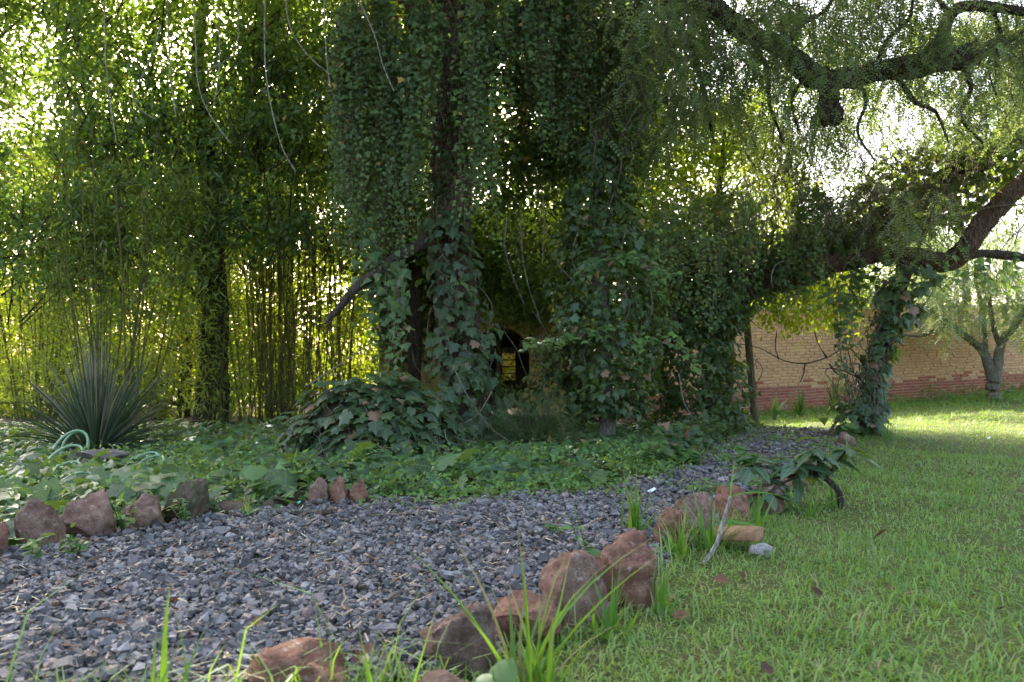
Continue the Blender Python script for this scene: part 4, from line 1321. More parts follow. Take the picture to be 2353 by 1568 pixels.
# bright young shoots reaching out of the column
for lab, pts in (('bright young ivy shoot reaching left across the house arch', ((1430, 745), (1360, 765), (1280, 778), (1205, 792))),
                 ('bright young ivy shoot high on the ivy column', ((1380, 600), (1430, 585), (1490, 610), (1540, 630))),
                 ('bright young ivy shoot on the right shoulder of the ivy column', ((1460, 790), (1520, 770), (1570, 800), (1610, 850)))):
    pth = smooth_path(PP(*[(x, y, 7.35) for x, y in pts]), 26)
    t = thing('ivy_shoot', lab, 'ivy', pth[0], 'young ivy shoots')
    tube_obj('stem', pth[::5], [.005, .003], M['stem'], t, 4, 14)
    a = Acc(); n = 64
    k = rng.integers(0, 26, n)
    a.put(IVY, pth[k] + rng.normal(0, .03, (n, 3)), frames(rng.normal(0, .35, (n, 3)) + np.array([0, -.5, 1]), np.stack([rng.normal(0, .6, n), -np.ones(n) * .5, -np.ones(n)], -1)), rng.uniform(.05, .10, n), rng.uniform(.25, .75, n))
    a.build('foliage', M['ivy_big'], t, False, 'stuff')

trunk_ivy('dense dark ivy hedge around the leaning trunk left of the lawn', PP((1620, 985, 9.3), (1610, 900, 9.3), (1580, 800, 9.3), (1590, 700, 9.2), (1680, 650, 9.2)), [.56, .52, .55, .60, .46], 0, 4200, .08, 5, ivy_me, 'ivy', g1, math.pi * .7, math.pi * 2.3, .14, .075, 'ivy columns and hedges')
trunk_ivy('ivy matted on top of the long limb', PP((1640, 690, 9.1), (1720, 640, 9.1), (1800, 590, 9.1), (1880, 560, 9.2), (1960, 550, 9.3)), [.36, .32, .26, .2, .14], 0, 1700, .085, 6, ivy_me, 'ivy', P(1760, 625, 9.1), math.pi * .5, math.pi * 2.5, .2, .08, 'ivy on the limbs')
trunk_ivy('dark ivy thickly covering the upper slanting limb at right', PP((1880, 570, 9.7), (2000, 505, 9.7), (2100, 445, 9.6), (2210, 390, 9.5), (2353, 320, 9.4), (2480, 250, 9.4)), [.24, .40, .52, .52, .46, .40], 0, 3600, .095, 7, ivy_me, 'ivy', P(2100, 450, 9.4), math.pi * .6, math.pi * 2.4, .18, .10, 'ivy on the limbs')
trunk_ivy('dark ivy wrapping the slanting prop trunk beside the lawn', PP((1990, 985, 9.05), (2000, 900, 9.05), (2012, 830, 9.05), (2040, 750, 9.05), (2065, 680, 9.05), (2090, 620, 9.05)), [.22, .15, .14, .18, .28, .36], 190, 520, .125, 8, ivy_me, 'ivy_big', g2, math.pi * .6, math.pi * 2.4, .25)
trunk_ivy('ivy bush at the foot of the slanting prop trunk', PP((1965, 985, 9.0), (1968, 950, 9.0), (1975, 925, 9.0)), [.26, .30, .12], 70, 160, .12, 9, ivy_me, 'ivy_big', on_ground(1965, 9.0), math.pi * .6, math.pi * 2.4, .2)
trunk_ivy('lower ivy hedge between the ivy column and the house', PP((1262, 960, 8.3), (1290, 880, 8.3), (1330, 800, 8.3), (1350, 740, 8.2)), [.34, .36, .30, .2], 0, 1200, .08, 10, ivy_me, 'ivy', on_ground(1300, 8.3), math.pi * .7, math.pi * 2.3, .2, .078, 'ivy columns and hedges')

# --- creeper over the house front
hi = thing('house_creeper', 'dark creeper covering the upper front of the garden house', 'ivy', (-.2, HY, 2.4))
a = Acc(); s = Acc()
n = 7000
x = rng.uniform(hx0 - .1, hx1 + .1, n); z = rng.uniform(.3, hz + .1, n)
edge = 1.95 + .25 * np.sin(x * 5 + 1) + .9 * sstep(-.45, -.95, x) * -1 + .9 * -sstep(.75, 1.2, x)
kp = (z > edge) | (rng.uniform(0, 1, n) < .16 * np.exp(-(edge - z) / .35) + .012)
x, z = x[kp], z[kp]; n = len(x)
a.put(IVY, np.stack([x, HY - rng.uniform(.03, .35, n) * sstep(1.6, 2.4, z) - .02, z], -1), frames(rng.normal(0, .45, (n, 3)) + np.array([0, -1, .35]), rng.normal(0, .5, (n, 3)) + np.array([0, 0, -1])), rng.uniform(.05, .10, n), np.clip(rng.normal(.05, .1, n), 0, 1))
hang_paths(s, np.stack([rng.uniform(-.8, .9, 60), np.full(60, HY - .3), rng.uniform(2.2, 3.0, 60)], -1), rng.uniform(.5, 1.3, 60), .006, .25)
a.build('foliage', M['ivy'], hi, False, 'stuff'); s.build('stems', M['stem'], hi, True, 'stuff')

# --- ivy mound in front of the big trunk
gm = on_ground(868, 6.5, 0)
mound = thing('ivy_mound', 'rounded mound of dark large-leaved ivy in front of the big trunk', 'ivy', gm)
bm = bmesh.new(); bmesh.ops.create_icosphere(bm, subdivisions=4, radius=1)
V = np.array([v.co[:] for v in bm.verts]); F = np.array([[v.index for v in f.verts] for f in bm.faces]); bm.free()
dsp = 1 + .10 * np.sin(V[:, 0] * 5 + 1) * np.sin(V[:, 2] * 6) + .06 * np.sin(V[:, 1] * 11 + V[:, 0] * 7)


def mound_top(u, v):
    return


mc = np.array([gm[0], 6.5, .03]); mr = np.array([.73, .50, .68])
V = V * dsp[:, None]
core = mc + V * mr * .86
core[:, 2] = np.maximum(core[:, 2], -.02)
mesh_obj('earth_core', core, F, M['soil'], mound, True)
n = 300
an = rng.uniform(math.pi * .95, math.pi * 2.05, n); el = np.arcsin(rng.uniform(-.05, .98, n))
d = np.stack([np.cos(an) * np.cos(el), np.sin(an) * np.cos(el), np.sin(el)], -1)
bmp = 1 + .10 * np.sin(d[:, 0] * 5 + 1) * np.sin(d[:, 2] * 6) + rng.normal(0, .07, n)
pos = mc + d * mr * bmp[:, None]
leaf_objects(ivy_me, mound, pos, d + rng.normal(0, .35, (n, 3)) + np.array([0, -.1, .6]), np.stack([rng.normal(0, .5, n) + d[:, 0] * .6, -.5 + rng.normal(0, .3, n), -np.ones(n)], -1), .115 * rng.uniform(.6, 1.35, n))
a = Acc(); n = 1500
an = rng.uniform(0, math.pi * 2, n); el = np.arcsin(rng.uniform(-.05, .98, n))
d = np.stack([np.cos(an) * np.cos(el), np.sin(an) * np.cos(el), np.sin(el)], -1)
pos = mc + d * mr * (rng.uniform(.84, 1.02, n) + .08 * np.sin(d[:, 0] * 5 + 1))[:, None]
a.put(IVY, pos, frames(d + rng.normal(0, .5, (n, 3)) + np.array([0, 0, .4]), rng.normal(0, .5, (n, 3)) + np.array([0, -.3, -1])), .085 * rng.uniform(.5, 1.3, n), np.clip(rng.normal(.05, .12, n), 0, 1))
a.build('foliage', M['ivy_big'], mound, False, 'stuff')
s = Acc()
for _ in range(130):
    an = rng.uniform(math.pi, 2 * math.pi); el = math.asin(rng.uniform(0, .75))
    d0 = np.array([math.cos(an) * math.cos(el), math.sin(an) * math.cos(el), math.sin(el)])
    p = mc + d0 * mr * rng.uniform(.86, 1.04)
    V, F = tube([p, p + np.array([rng.normal(0, .06), -.02, -rng.uniform(.02, .12)]), p + np.array([rng.normal(0, .12), rng.normal(0, .02), -rng.uniform(.1, .3)])], [.004, .0025], 3, 8, 0, False); s.add(V, F)
s.build('stems', M['palevine'], mound, True, 'stuff')

# --- carpet of ivy over the bed
carpet = thing('ground_ivy', 'carpet of large-leaved ivy covering the bed behind the edging stones', 'ground cover', (-1.5, 5.5, .1))


def cover_h(x, y):
    e = y - yL(x)
    return .035 + .05 * sstep(0, .8, e) + .03 * wob(x, y, .3) * sstep(.1, .6, e)


x, y = pts_in(in_bed, -4.3, 2.2, 3.2, 6.0, 60)
k = (y - yL(x) > .12) & ~((np.abs(x - gm[0]) < .62) & (y > 6.0))
x, y = x[k], y[k]
px_ = 1176 + x / y * FPX
o = np.argsort(y + 4 * ((px_ < 0) | (px_ > 1700)))[:300]; x, y = x[o], y[o]
n = len(x)
pos = np.stack([x, y, T(x, y) + cover_h(x, y) * rng.uniform(.8, 1.3, n) + .02], -1)
leaf_objects(cover_me, carpet, pos, rng.normal(0, .42, (n, 3)) + np.array([0, -.25, 1]), np.stack([rng.normal(0, .8, n), -.6 + rng.normal(0, .6, n), -.3 * np.ones(n)], -1), .145 * rng.uniform(.55, 1.35, n))
a = Acc(); s = Acc()
for (x0, x1, y0, y1, dens, sz) in ((-7, 2.2, 2.6, 6.2, 330, .088), (-7.5, 3.0, 6.2, 10.2, 210, .105)):
    x, y = pts_in(in_bed, x0, x1, y0, y1, dens)
    k = y - yL(x) > .06
    x, y = x[k], y[k]; n = len(x)
    pos = np.stack([x, y, T(x, y) + cover_h(x, y) * rng.uniform(.35, 1.15, n)], -1)
    a.put(IVY, pos, frames(rng.normal(0, .45, (n, 3)) + np.array([0, -.2, 1]), np.stack([rng.normal(0, .8, n), -.5 + rng.normal(0, .7, n), -.3 * np.ones(n)], -1)), sz * rng.uniform(.55, 1.3, n), np.clip(rng.normal(.10, .15, n) + .2 * wob(x, y, .3), 0, 1))
for _ in range(420):
    x = rng.uniform(-3.2, 2.0); y = yL(x) + abs(rng.normal(.1, .5)) + .05
    p = np.array([x, y, float(T(x, y)) - .01])
    V, F = tube([p, p + np.array([rng.normal(0, .02), rng.normal(-.02, .02), rng.uniform(.05, .11)])], [.0028, .002], 3, 4, 0, False); s.add(V, F)
a.build('foliage', M['cover'], carpet, False, 'stuff')
s.build('leaf_stalks', M['bark_red'], carpet, True, 'stuff')

# small light green weeds among the ivy carpet and along the path edge
a = Acc()
cl = np.concatenate([np.stack(pts_in(in_bed, -3.0, 1.6, 3.2, 6.6, 26), -1), np.stack([rng.uniform(-1.2, 1.6, 120), np.zeros(120)], -1)])
cl[-120:, 1] = yL(cl[-120:, 0]) + rng.normal(.05, .16, 120)
for x, y in cl:
    if (x - gm[0]) ** 2 + (y - 6.5) ** 2 < .6: continue
    if abs(x + .96) < .24 and y < 4.62: continue
    k = rng.integers(12, 36)
    pos = np.stack([x + rng.normal(0, .09, k), y + rng.normal(0, .09, k), float(T(x, y)) + rng.uniform(.02, .05 + .08 * float(sstep(0, .7, y - yL(x))) + rng.uniform(0, .07), k)], -1)
    a.put(OVAL6, pos, frames(rng.normal(0, .5, (k, 3)) + np.array([0, -.1, 1]), rng.normal(0, 1, (k, 3))), rng.uniform(.02, .05, k), np.clip(rng.normal(.25, .2, k), 0, 1))
g = a.build('bed_weeds', M['weed'], None, False, 'stuff')
tag(g, 'small light green weeds sprouting through the ivy carpet', 'weeds')

# --- ivy and shrubs low on the right of the path under the hedge
a = Acc()
x = rng.uniform(1.1, 3.2, 1500); y = yL(x) + np.abs(rng.normal(.05, .45, 1500))
n = len(x)
pos = np.stack([x, y, T(x, y) + rng.uniform(.02, .26, n) * np.exp(-((y - yL(x) - .5) / .6) ** 2) + .03], -1)
a.put(IVY, pos, frames(rng.normal(0, .45, (n, 3)) + np.array([0, -.3, .9]), rng.normal(0, .7, (n, 3)) + np.array([.2, -.5, -.5])), rng.uniform(.06, .12, n), np.clip(rng.normal(.08, .1, n) + .45 * sstep(1.9, 2.8, x) * rng.uniform(0, 1, n), 0, 1))
g = a.build('path_side_ivy', M['ivy_big'], None, False, 'stuff')
tag(g, 'glossy ivy trailing along the left edge of the far path', 'ground cover')

# --- feathery shrub under the arch
gf = on_ground(1225, 7.3)
fs = thing('feathery_shrub', 'fine feathery dark green shrub at the foot of the house arch', 'shrub', gf)
a = Acc(); tw = Acc()
for _ in range(150):
    an = rng.uniform(math.pi * .8, math.pi * 2.2); el = rng.uniform(.15, 1.3)
    d0 = np.array([math.cos(an) * math.cos(el), math.sin(an) * math.cos(el) * .7, math.sin(el)])
    L = rng.uniform(.25, .56)
    e = gf + d0 * L * np.array([1.05, .8, 1.05]) + np.array([0, 0, .04])
    V, F = tube([gf + np.array([rng.normal(0, .05), 0, .04]), (gf + e) / 2 + np.array([0, 0, .04]), e], [.004, .0015], 3, 6, 0, False); tw.add(V, F)
    k = 9
    pos = gf + (e - gf) * rng.uniform(.45, 1.05, k)[:, None]
    a.put(FINE, pos, frames(rng.normal(0, .4, (k, 3)) + np.array([0, -.3, 1]), d0 + rng.normal(0, .6, (k, 3))), rng.uniform(.07, .13, k), np.clip(rng.normal(.15, .15, k), 0, 1))
a.build('foliage', M['feather'], fs, False, 'stuff'); tw.build('twigs', M['stem'], fs, True, 'stuff')

# ================================================================== YUCCA
gy = on_ground(225, 7.0, 0)
yu = thing('yucca', 'spiky clump of stiff grey-green blades at left behind the hose', 'yucca', gy)


def strap_mesh(bend, k=7):
    V, F = [], []
    for i in range(k):
        t = i / (k - 1)
        wdt = .5 * (1 - t ** 1.8) * (.75 + .5 * min(t * 4, 1)) + .006
        yy = t; zz = -bend * t ** 2.3
        V += [(-wdt, yy, zz + .25 * wdt * .04), (0, yy, zz - .012 * (1 - t)), (wdt, yy, zz + .25 * wdt * .04)]
        if i:
            b = 3 * (i - 1); F += [(b, b + 1, b + 4, b + 3), (b + 1, b + 2, b + 5, b + 4)]
    return np.array(V), np.array(F)


yme = [make_mesh('blade', *strap_mesh(b), M['blade'], True) for b in (.04, .14, .30, .52)]
for i in range(295):
    an = rng.uniform(0, 2 * math.pi); tilt = abs(rng.normal(0, .72)) + .02
    tilt = min(tilt, 1.45)
    d0 = np.array([math.cos(an) * math.sin(tilt), math.sin(an) * math.sin(tilt), math.cos(tilt)])
    nmv = np.array([math.cos(an) * math.cos(tilt) * -1, math.sin(an) * math.cos(tilt) * -1, math.sin(tilt)])
    R = frames(nmv[None] + rng.normal(0, .2, (1, 3)), d0[None])[0]
    L = rng.uniform(.62, 1.12) * (1.0 if tilt < .8 else .95)
    kind = min(3, int(tilt / .42 + rng.uniform(0, .9)))
    place('blade', yme[kind], yu, gy + np.array([math.cos(an), math.sin(an), 0]) * rng.uniform(.0, .10) + np.array([0, 0, .02]), R, (.017 * rng.uniform(.5, 1.5), L, L))

# ================================================================== ROCKS
def rock_vf(seed, sub=5):
    bm = bmesh.new(); bmesh.ops.create_icosphere(bm, subdivisions=sub, radius=1)
    V = np.array([v.co[:] for v in bm.verts]); F = np.array([[v.index for v in f.verts] for f in bm.faces]); bm.free()
    r = np.random.default_rng(seed)
    V = np.sign(V) * np.abs(V) ** .5                       # towards a block
    V = V + .14 * np.sin(V @ nrm(r.normal(size=(3, 3))) * 2.1 + r.uniform(0, 6, 3))
    for _ in range(16):                                    # broken faces
        n = nrm(r.normal(size=3)); h = r.uniform(.62, 1.0)
        k = V @ n
        rag = .05 * np.sin(V @ nrm(r.normal(size=3)) * 9 + r.uniform(0, 6)) * np.sin(V @ nrm(r.normal(size=3)) * 7)
        V = V - np.maximum(k - h - rag, 0)[:, None] * n
    f = np.zeros(len(V))
    for fr, am in ((3.1, .030), (7.0, .028), (14, .022), (27, .014), (50, .008)):
        ph = r.uniform(0, 6.28, (3, 3)); w3 = nrm(r.normal(size=(3, 3))) * fr
        f += am * sum(np.sin(V @ w3[q] + ph[q, 0]) * np.sin(V @ w3[(q + 1) % 3] * 1.1 + ph[q, 1]) for q in range(3))
    pits = r.normal(size=(26, 3)); pits = nrm(pits)
    Vn = nrm(V)
    for p in pits:
        f -= r.uniform(.02, .06) * np.exp(-((1 - Vn @ p) / r.uniform(.004, .012)))
    return V * (1 + f)[:, None], F


def rock(label, x, y, wd, dp, ht, mat, seed, yaw=0.0, point=0.0, lean_=0.0, name='edging_stone', group='edging stones along the gravel path', cat='stone', sub=5, sink=.25, z=None):
    V, F = rock_vf(seed, sub)
    V = V / np.abs(V).max(0)
    if point:
        t = np.clip((V[:, 2] + 1) / 2, 0, 1)
        V[:, :2] *= (1 - point * t ** 1.6)[:, None]
    V[:, 0] += lean_ * V[:, 2]
    c, s = math.cos(yaw), math.sin(yaw)
    H = ht * (1 + sink)
    V = V * np.array([wd / 2, dp / 2, H / 2])
    V[:, :2] = V[:, :2] @ np.array([[c, s], [-s, c]])
    base = float(T(x, y)) if z is None else z
    V[:, 2] += H / 2 - sink * ht
    o = mesh_obj(name, V, F, M[mat], None, True)
    o.location = (x, y, base)
    return tag(o, label, cat, group)


# right edge, from the camera back
rock('orange-red stone cut by the bottom edge of the picture', -.49, 1.80, .27, .2, .125, 'rock_red', 21, .2, .2)
rock('low brown stone at the bottom edge behind the round-leaved weed', -.16, 1.72, .27, .2, .115, 'rock_brown', 22, -.1, .1)
rock('dark rounded brown stone nearest the tall grass tuft', -.13, 2.03, .20, .17, .165, 'rock_brown', 23, .3, .12, .05)
rock('squat reddish stone half hidden by the tall grass tuft', .04, 2.22, .20, .18, .165, 'rock_red', 24, -.2, .05)
rock('pinkish upright stone with a pale right side', .185, 2.40, .21, .19, .225, 'rock_pink', 25, .4, .0, .02)
rock('tallest upright reddish pitted stone by the lawn', .36, 2.56, .19, .17, .285, 'rock_red', 36, .3, .0, .04)
rock('small reddish stone behind the grass with the pale stem', .63, 3.32, .15, .15, .17, 'rock_red', 27, 0, .1)
rock('broad pink upright stone in the middle of the right edge', .83, 3.58, .21, .17, .225, 'rock_pink', 28, .5, .0)
rock('reddish stone right of the broad pink one', 1.08, 3.90, .19, .18, .185, 'rock_red', 29, -.3, .05)
rock('greyish pink stone under the leafy sapling', 1.36, 4.25, .22, .18, .15, 'rock_pink', 30, .4, .1)
rock('pinkish stone at the far bend of the path edge', 3.18, 7.6, .22, .18, .16, 'rock_pink', 31, .2, .2)
rock('small reddish stone behind the leafy sapling', 1.72, 4.9, .17, .16, .11, 'rock_red', 45, .2, .2)
# left edge
rock('leftmost edging stone cut by the picture edge', -2.06, 3.14, .23, .19, .20, 'rock_red', 32, .1, .3)
rock('pointed reddish stone second from the left edge', -1.915, 3.24, .235, .19, .225, 'rock_pink', 33, -.2, .3)
rock('widest pointed stone with dark pits on the left edge', -1.83, 3.50, .26, .2, .235, 'rock_pink', 34, .2, .28)
rock('pink stone behind the small weed on the left edge', -1.70, 3.72, .22, .18, .215, 'rock_pink', 35, .3, .2)
rock('dark mossy stone tilted to the right on the left edge', -1.58, 3.92, .22, .18, .22, 'rock_moss', 26, -.3, .25, .18)
rock('brown cracked stone lying behind the mossy one', -1.44, 4.15, .20, .14, .09, 'rock_brown', 37, .2, .2)
rock('low brown stone under the ivy left of the three pointed stones', -1.30, 4.38, .16, .13, .07, 'rock_brown', 38, .4, .2)
rock('pale pinkish stone, leftmost of three in front of the ivy', -1.065, 4.40, .135, .12, .185, 'rock_pink', 39, .1, .25)
rock('orange-red middle stone of three in front of the ivy', -.955, 4.42, .14, .12, .16, 'rock_red', 40, -.2, .35)
rock('reddish tilted stone, rightmost of three in front of the ivy', -.85, 4.43, .12, .12, .155, 'rock_red', 41, .3, .3, .15)
# loose pieces
rock('flat grey slab lying in the ivy beside the hose', P(232, 1040, 5.4)[0], 5.4, .38, .3, .10, 'rock_grey', 42, .25, .1, 0, 'stone_slab', None, 'stone', 4, .2, .13)
rock('small whitish rock in the grass beside the tan brick', 1.01, 3.24, .11, .09, .065, 'rock_pale', 43, .2, .2, 0, 'loose_rock', None)
rock('large whitish chip lying on the gravel at the left edge', P(22, 1468, 2.15)[0], 2.15, .055, .05, .04, 'rock_pale', 44, .4, .2, 0, 'stone_chip', None, 'stone', 3)
V, F = rock_vf(50, 4); V = V / np.abs(V).max(0)
V = np.sign(V) * np.abs(V) ** .42
V = V / np.abs(V).max(0) * np.array([.115, .065, .026]); V[:, 2] += .07 + .10 * V[:, 0]
o = mesh_obj('loose_brick', V, F, M['rock_tan'], None, True); o.location = (.93, 3.34, float(T(.93, 3.34))); o.rotation_euler = (0, 0, -.35)
tag(o, 'tan broken brick lying in the grass beside the path edge', 'brick')

# ================================================================== HOSE
hs = Acc()
h0 = P(140, 1040, 5.55)
hose = thing('garden_hose', 'pale green garden hose lying in loops among the ivy at left', 'hose', (h0[0], 5.55, .15))


def loop(px, py, d, rx, rz, a0, a1, tilt=.0, n=16):
    c = P(px, py, d); an = np.linspace(a0, a1, n)
    k = d / FPX
    return np.stack([c[0] + rx * k * np.cos(an), c[1] + tilt * np.sin(an), c[2] + rz * k * np.sin(an)], -1)


for pts in (loop(160, 1035, 5.5, 38, 42, math.pi * 1.0, .05, .10), loop(172, 1032, 5.6, 30, 38, math.pi * 1.15, -.25, .05), loop(148, 1056, 5.3, 35, 28, math.pi * 1.1, -.5, .12), loop(150, 1082, 5.1, 30, 16, math.pi, .1, .1),
            loop(172, 1115, 4.7, 36, 24, math.pi, math.pi * .3, .1), loop(335, 1056, 5.4, 24, 12, math.pi, .1, .1), loop(345, 1066, 5.3, 26, 14, math.pi, .2, .12), loop(322, 1056, 5.5, 16, 9, math.pi, .4, .05), loop(325, 1096, 5.0, 26, 14, math.pi, math.pi * .25, .08)):
    tube_obj('hose_loop', pts, [.009], M['hose'], hose, 10, 40)

# ================================================================== HANGING VINES, DEAD WOOD, POSTS
VN = [('slack pale vine at the top left, curling to the left', ((545, -10), (548, 60), (540, 120), (500, 150), (470, 165)), 7.6),
      ('long pale vine sweeping right in front of the bamboo', ((445, -10), (450, 100), (455, 190), (480, 260), (530, 330)), 7.5),
      ('pale vine just right of the mossy trunk', ((610, -10), (608, 90), (615, 200), (645, 330), (680, 395)), 7.5),
      ('long pale vine left of the ivy curtain', ((655, -10), (670, 70), (720, 140), (790, 190)), 7.4),
      ('pale vine crossing down onto the ivy curtain', ((745, -10), (748, 90), (760, 200), (790, 270), (815, 300)), 7.3),
      ('straight pale vine over the left ivy curtain', ((820, -10), (860, 80), (880, 150), (905, 210)), 7.2),
      ('thin vine at the far left in front of the sky gaps', ((240, -10), (242, 120), (250, 210), (268, 330)), 7.6),
      ('thin curling vine left of the mossy tree', ((370, 60), (350, 120), (330, 170), (305, 215), (320, 250), (358, 275)), 7.6),
      ('thin vine hanging straight left of the mossy tree', ((385, -10), (388, 110), (395, 200), (405, 270)), 7.6),
      ('thin vine hanging in front of the mossy tree crown', ((500, -10), (505, 120), (500, 190), (490, 250)), 7.7),
      ('thin bare vine hanging in front of the house arch', ((1165, 500), (1160, 570), (1180, 640), (1205, 700)), 8.8),
      ('second bare vine in front of the house wall', ((1195, 470), (1200, 580), (1215, 660), (1240, 730)), 8.8),
      ('bare vine hanging over the dark hollow beside the ivy column', ((1245, 420), (1250, 520), (1245, 610)), 8.6),
      ('pale arching vine loop under the long limb', ((1800, 600), (1780, 612), (1772, 640), (1776, 660)), 8.7),
      ('thin stem hanging in front of the leaning trunk', ((1560, 860), (1570, 920), (1590, 960), (1600, 985)), 8.6)]
for lab, pts, d in VN:
    pth = PP(*[(a_, b_, d) for a_, b_ in pts])
    o = tube_obj('hanging_vine', pth - pth[0], [.0075, .005], M['palevine'], None, 5, 30, .05)
    o.location = pth[0]; tag(o, lab, 'vine', 'bare vines hanging from the crowns')

pth = PP((1032, 500, 8.05), (965, 560, 7.75), (903, 598, 7.4), (860, 630, 7.3), (820, 660, 7.25), (790, 695, 7.2), (762, 728, 7.2), (745, 745, 7.2))
db = thing('dead_branch', 'thick grey dead branch slanting down left of the big trunk', 'branch', pth[0])
tube_obj('stem', pth, [.07, .06, .052, .048, .042, .036, .026, .010], M['bark'], db, 10, 36, .08)
tube_obj('splinter', PP((770, 720, 7.2), (758, 745, 7.18), (752, 765, 7.18)), [.014, .004], M['bark'], db, 6, 10, .1)
for lab, pts, d, r_ in (('thin bare stick leaning on the left slope of the ivy mound', ((700, 890), (770, 845), (850, 790)), 7.0, .009),
                        ('thin crossing stick right of the ivy mound', ((1040, 840), (1080, 920), (1130, 985), (1180, 1020)), 7.1, .006),
                        ('second thin crossing stick right of the ivy mound', ((1130, 900), (1100, 950), (1060, 975), (1020, 978)), 7.1, .006)):
    p_ = PP(*[(a_, b_, d) for a_, b_ in pts])
    o = tube_obj('stick', p_ - p_[0], [r_, r_ * .6], M['deadwood'], None, 6, 14, .08); o.location = p_[0]; tag(o, lab, 'stick', 'bare sticks')


def ground_stick(name, label, pts, r_, mat, lift=.03, group='sticks lying on the path'):
    q = np.array([(x, y, float(T(x, y)) + lift) for x, y in pts])
    q[1:-1, 2] += rng.uniform(0, .01, len(q) - 2)
    o = tube_obj(name, q - q[0], [r_, r_ * .7], mat, None, 7, 22, .1); o.location = q[0]
    return tag(o, label, 'stick', group)


ground_stick('stick', 'thin straight straw-coloured stick lying on the gravel', ((-.80, 4.02), (-.5, 4.05), (-.22, 4.06)), .006, M['deadwood'])
ground_stick('stick', 'dark crooked twig lying at the path edge before the three stones', ((-1.42, 4.02), (-1.25, 4.08), (-1.1, 4.1), (-.98, 4.14)), .016, M['bark_grey'])
ground_stick('stick', 'broken brown end of bark beside the dark twig', ((-.99, 4.06), (-.93, 4.1), (-.87, 4.14)), .018, M['bark_red'])
ground_stick('stick', 'dark twig lying across the far path', ((1.95, 6.6), (2.2, 6.5), (2.4, 6.45)), .014, M['bark'], .035)

pb = on_ground(1735, 11.0)
tp_ = P(1718, 770, 11.0)
post = tube_obj('wooden_post', np.array([[0, 0, 0], (tp_ - pb) * .5, tp_ - pb, (tp_ - pb) * 1.35]), [.055, .052, .05, .05], M['wood'], None, 12, 16, .03)
post.location = pb; tag(post, 'weathered round wooden post standing left of the view to the wall', 'post')
p0 = on_ground(1985, 9.6)
sp = thing('fence_post', 'short squared concrete post just behind the ivy-clad prop trunk', 'post', p0)
zt = P(1985, 838, 9.6)[2]
V, F = box_vf((p0[0] - .045, p0[1] - .045, p0[2]), (p0[0] + .055, p0[1] + .055, zt)); mesh_obj('shaft', V, F, M['concrete'], sp)
V, F = box_vf((p0[0] - .16, p0[1] - .05, zt + .001), (p0[0] + .07, p0[1] + .06, zt + .022)); mesh_obj('cap_board', V, F, M['deadwood'], sp)


# ================================================================== SMALL PLANTS
def strap_clump(label, x, y, n, L, wd, mat, name='iris_clump', cat='plant', group=None, spread=.35, tint_bend=(0, 1, 2)):
    g = np.array([x, y, float(T(x, y)) - .01])
    t = thing(name, label, cat, g, group)
    mes = STRAPS[mat]
    for i in range(n):
        an = rng.uniform(0, 2 * math.pi); tilt = min(abs(rng.normal(0, spread)) + .03, 1.3)
        d0 = np.array([math.cos(an) * math.sin(tilt), math.sin(an) * math.sin(tilt), math.cos(tilt)])
        nv = np.array([-math.cos(an) * math.cos(tilt), -math.sin(an) * math.cos(tilt), math.sin(tilt)])
        l = L * rng.uniform(.5, 1.1)
        kk = min(3, int(tilt / .35 + rng.uniform(0, 1.3)))
        place('blade', mes[kk], t, g + np.array([rng.normal(0, .018), rng.normal(0, .018), 0]), frames(nv[None] + rng.normal(0, .25, (1, 3)), d0[None])[0], (wd * rng.uniform(.6, 1.3), l, l))
    return t


STRAPS = {m: [make_mesh('blade', *strap_mesh(b), M[m], True) for b in (.05, .2, .45, .75)] for m in ('tallgrass', 'weed')}
GT = 'tall grass tufts by the path'
strap_clump('tallest blurred grass tuft in the foreground before the edging stones', .03, 1.85, 16, .45, .013, 'tallgrass', 'grass_tuft', 'grass', GT, .26)
strap_clump('leafy foreground grass tuft left of the upright stones', .08, 1.80, 24, .30, .012, 'tallgrass', 'grass_tuft', 'grass', GT, .5)
strap_clump('two-bladed grass shoot standing alone over the gravel in front', -.26, 1.60, 4, .33, .014, 'tallgrass', 'grass_tuft', 'grass', GT, .16)
strap_clump('blurred grass blades at the bottom left over the gravel', -.66, 1.55, 11, .32, .014, 'tallgrass', 'grass_tuft', 'grass', GT, .5)
strap_clump('grass tuft growing before the tallest reddish stone', .28, 2.28, 18, .22, .010, 'tallgrass', 'grass_tuft', 'grass', GT, .6)
strap_clump('grass tuft at the right foot of the tallest reddish stone', .46, 2.50, 14, .20, .009, 'tallgrass', 'grass_tuft', 'grass', GT, .5)
strap_clump('upright grass tuft behind the upright stones at the gravel edge', .55, 3.55, 24, .30, .013, 'tallgrass', 'grass_tuft', 'grass', GT, .3)
strap_clump('grass tuft in front of the small reddish stone', .66, 3.12, 20, .26, .011, 'tallgrass', 'grass_tuft', 'grass', GT, .4)
strap_clump('grass tuft before the broad pink stone', .80, 3.28, 22, .28, .011, 'tallgrass', 'grass_tuft', 'grass', GT, .42)
strap_clump('grass tuft between the pink stone and the sapling', 1.10, 3.62, 18, .26, .010, 'tallgrass', 'grass_tuft', 'grass', GT, .5)
strap_clump('grass tuft under the leafy sapling', 1.52, 4.1, 18, .24, .007, 'tallgrass', 'grass_tuft', 'grass', GT, .4)
strap_clump('grass tuft right of the sapling at the lawn edge', 1.75, 4.35, 14, .20, .007, 'tallgrass', 'grass_tuft', 'grass', GT, .4)
strap_clump('small grass tuft by the dark twig on the left edge', -1.33, 4.02, 12, .15, .006, 'tallgrass', 'grass_tuft', 'grass', GT, .5)
strap_clump('small grass tuft before the second left stone', -1.80, 3.18, 8, .14, .006, 'tallgrass', 'grass_tuft', 'grass', GT, .4)
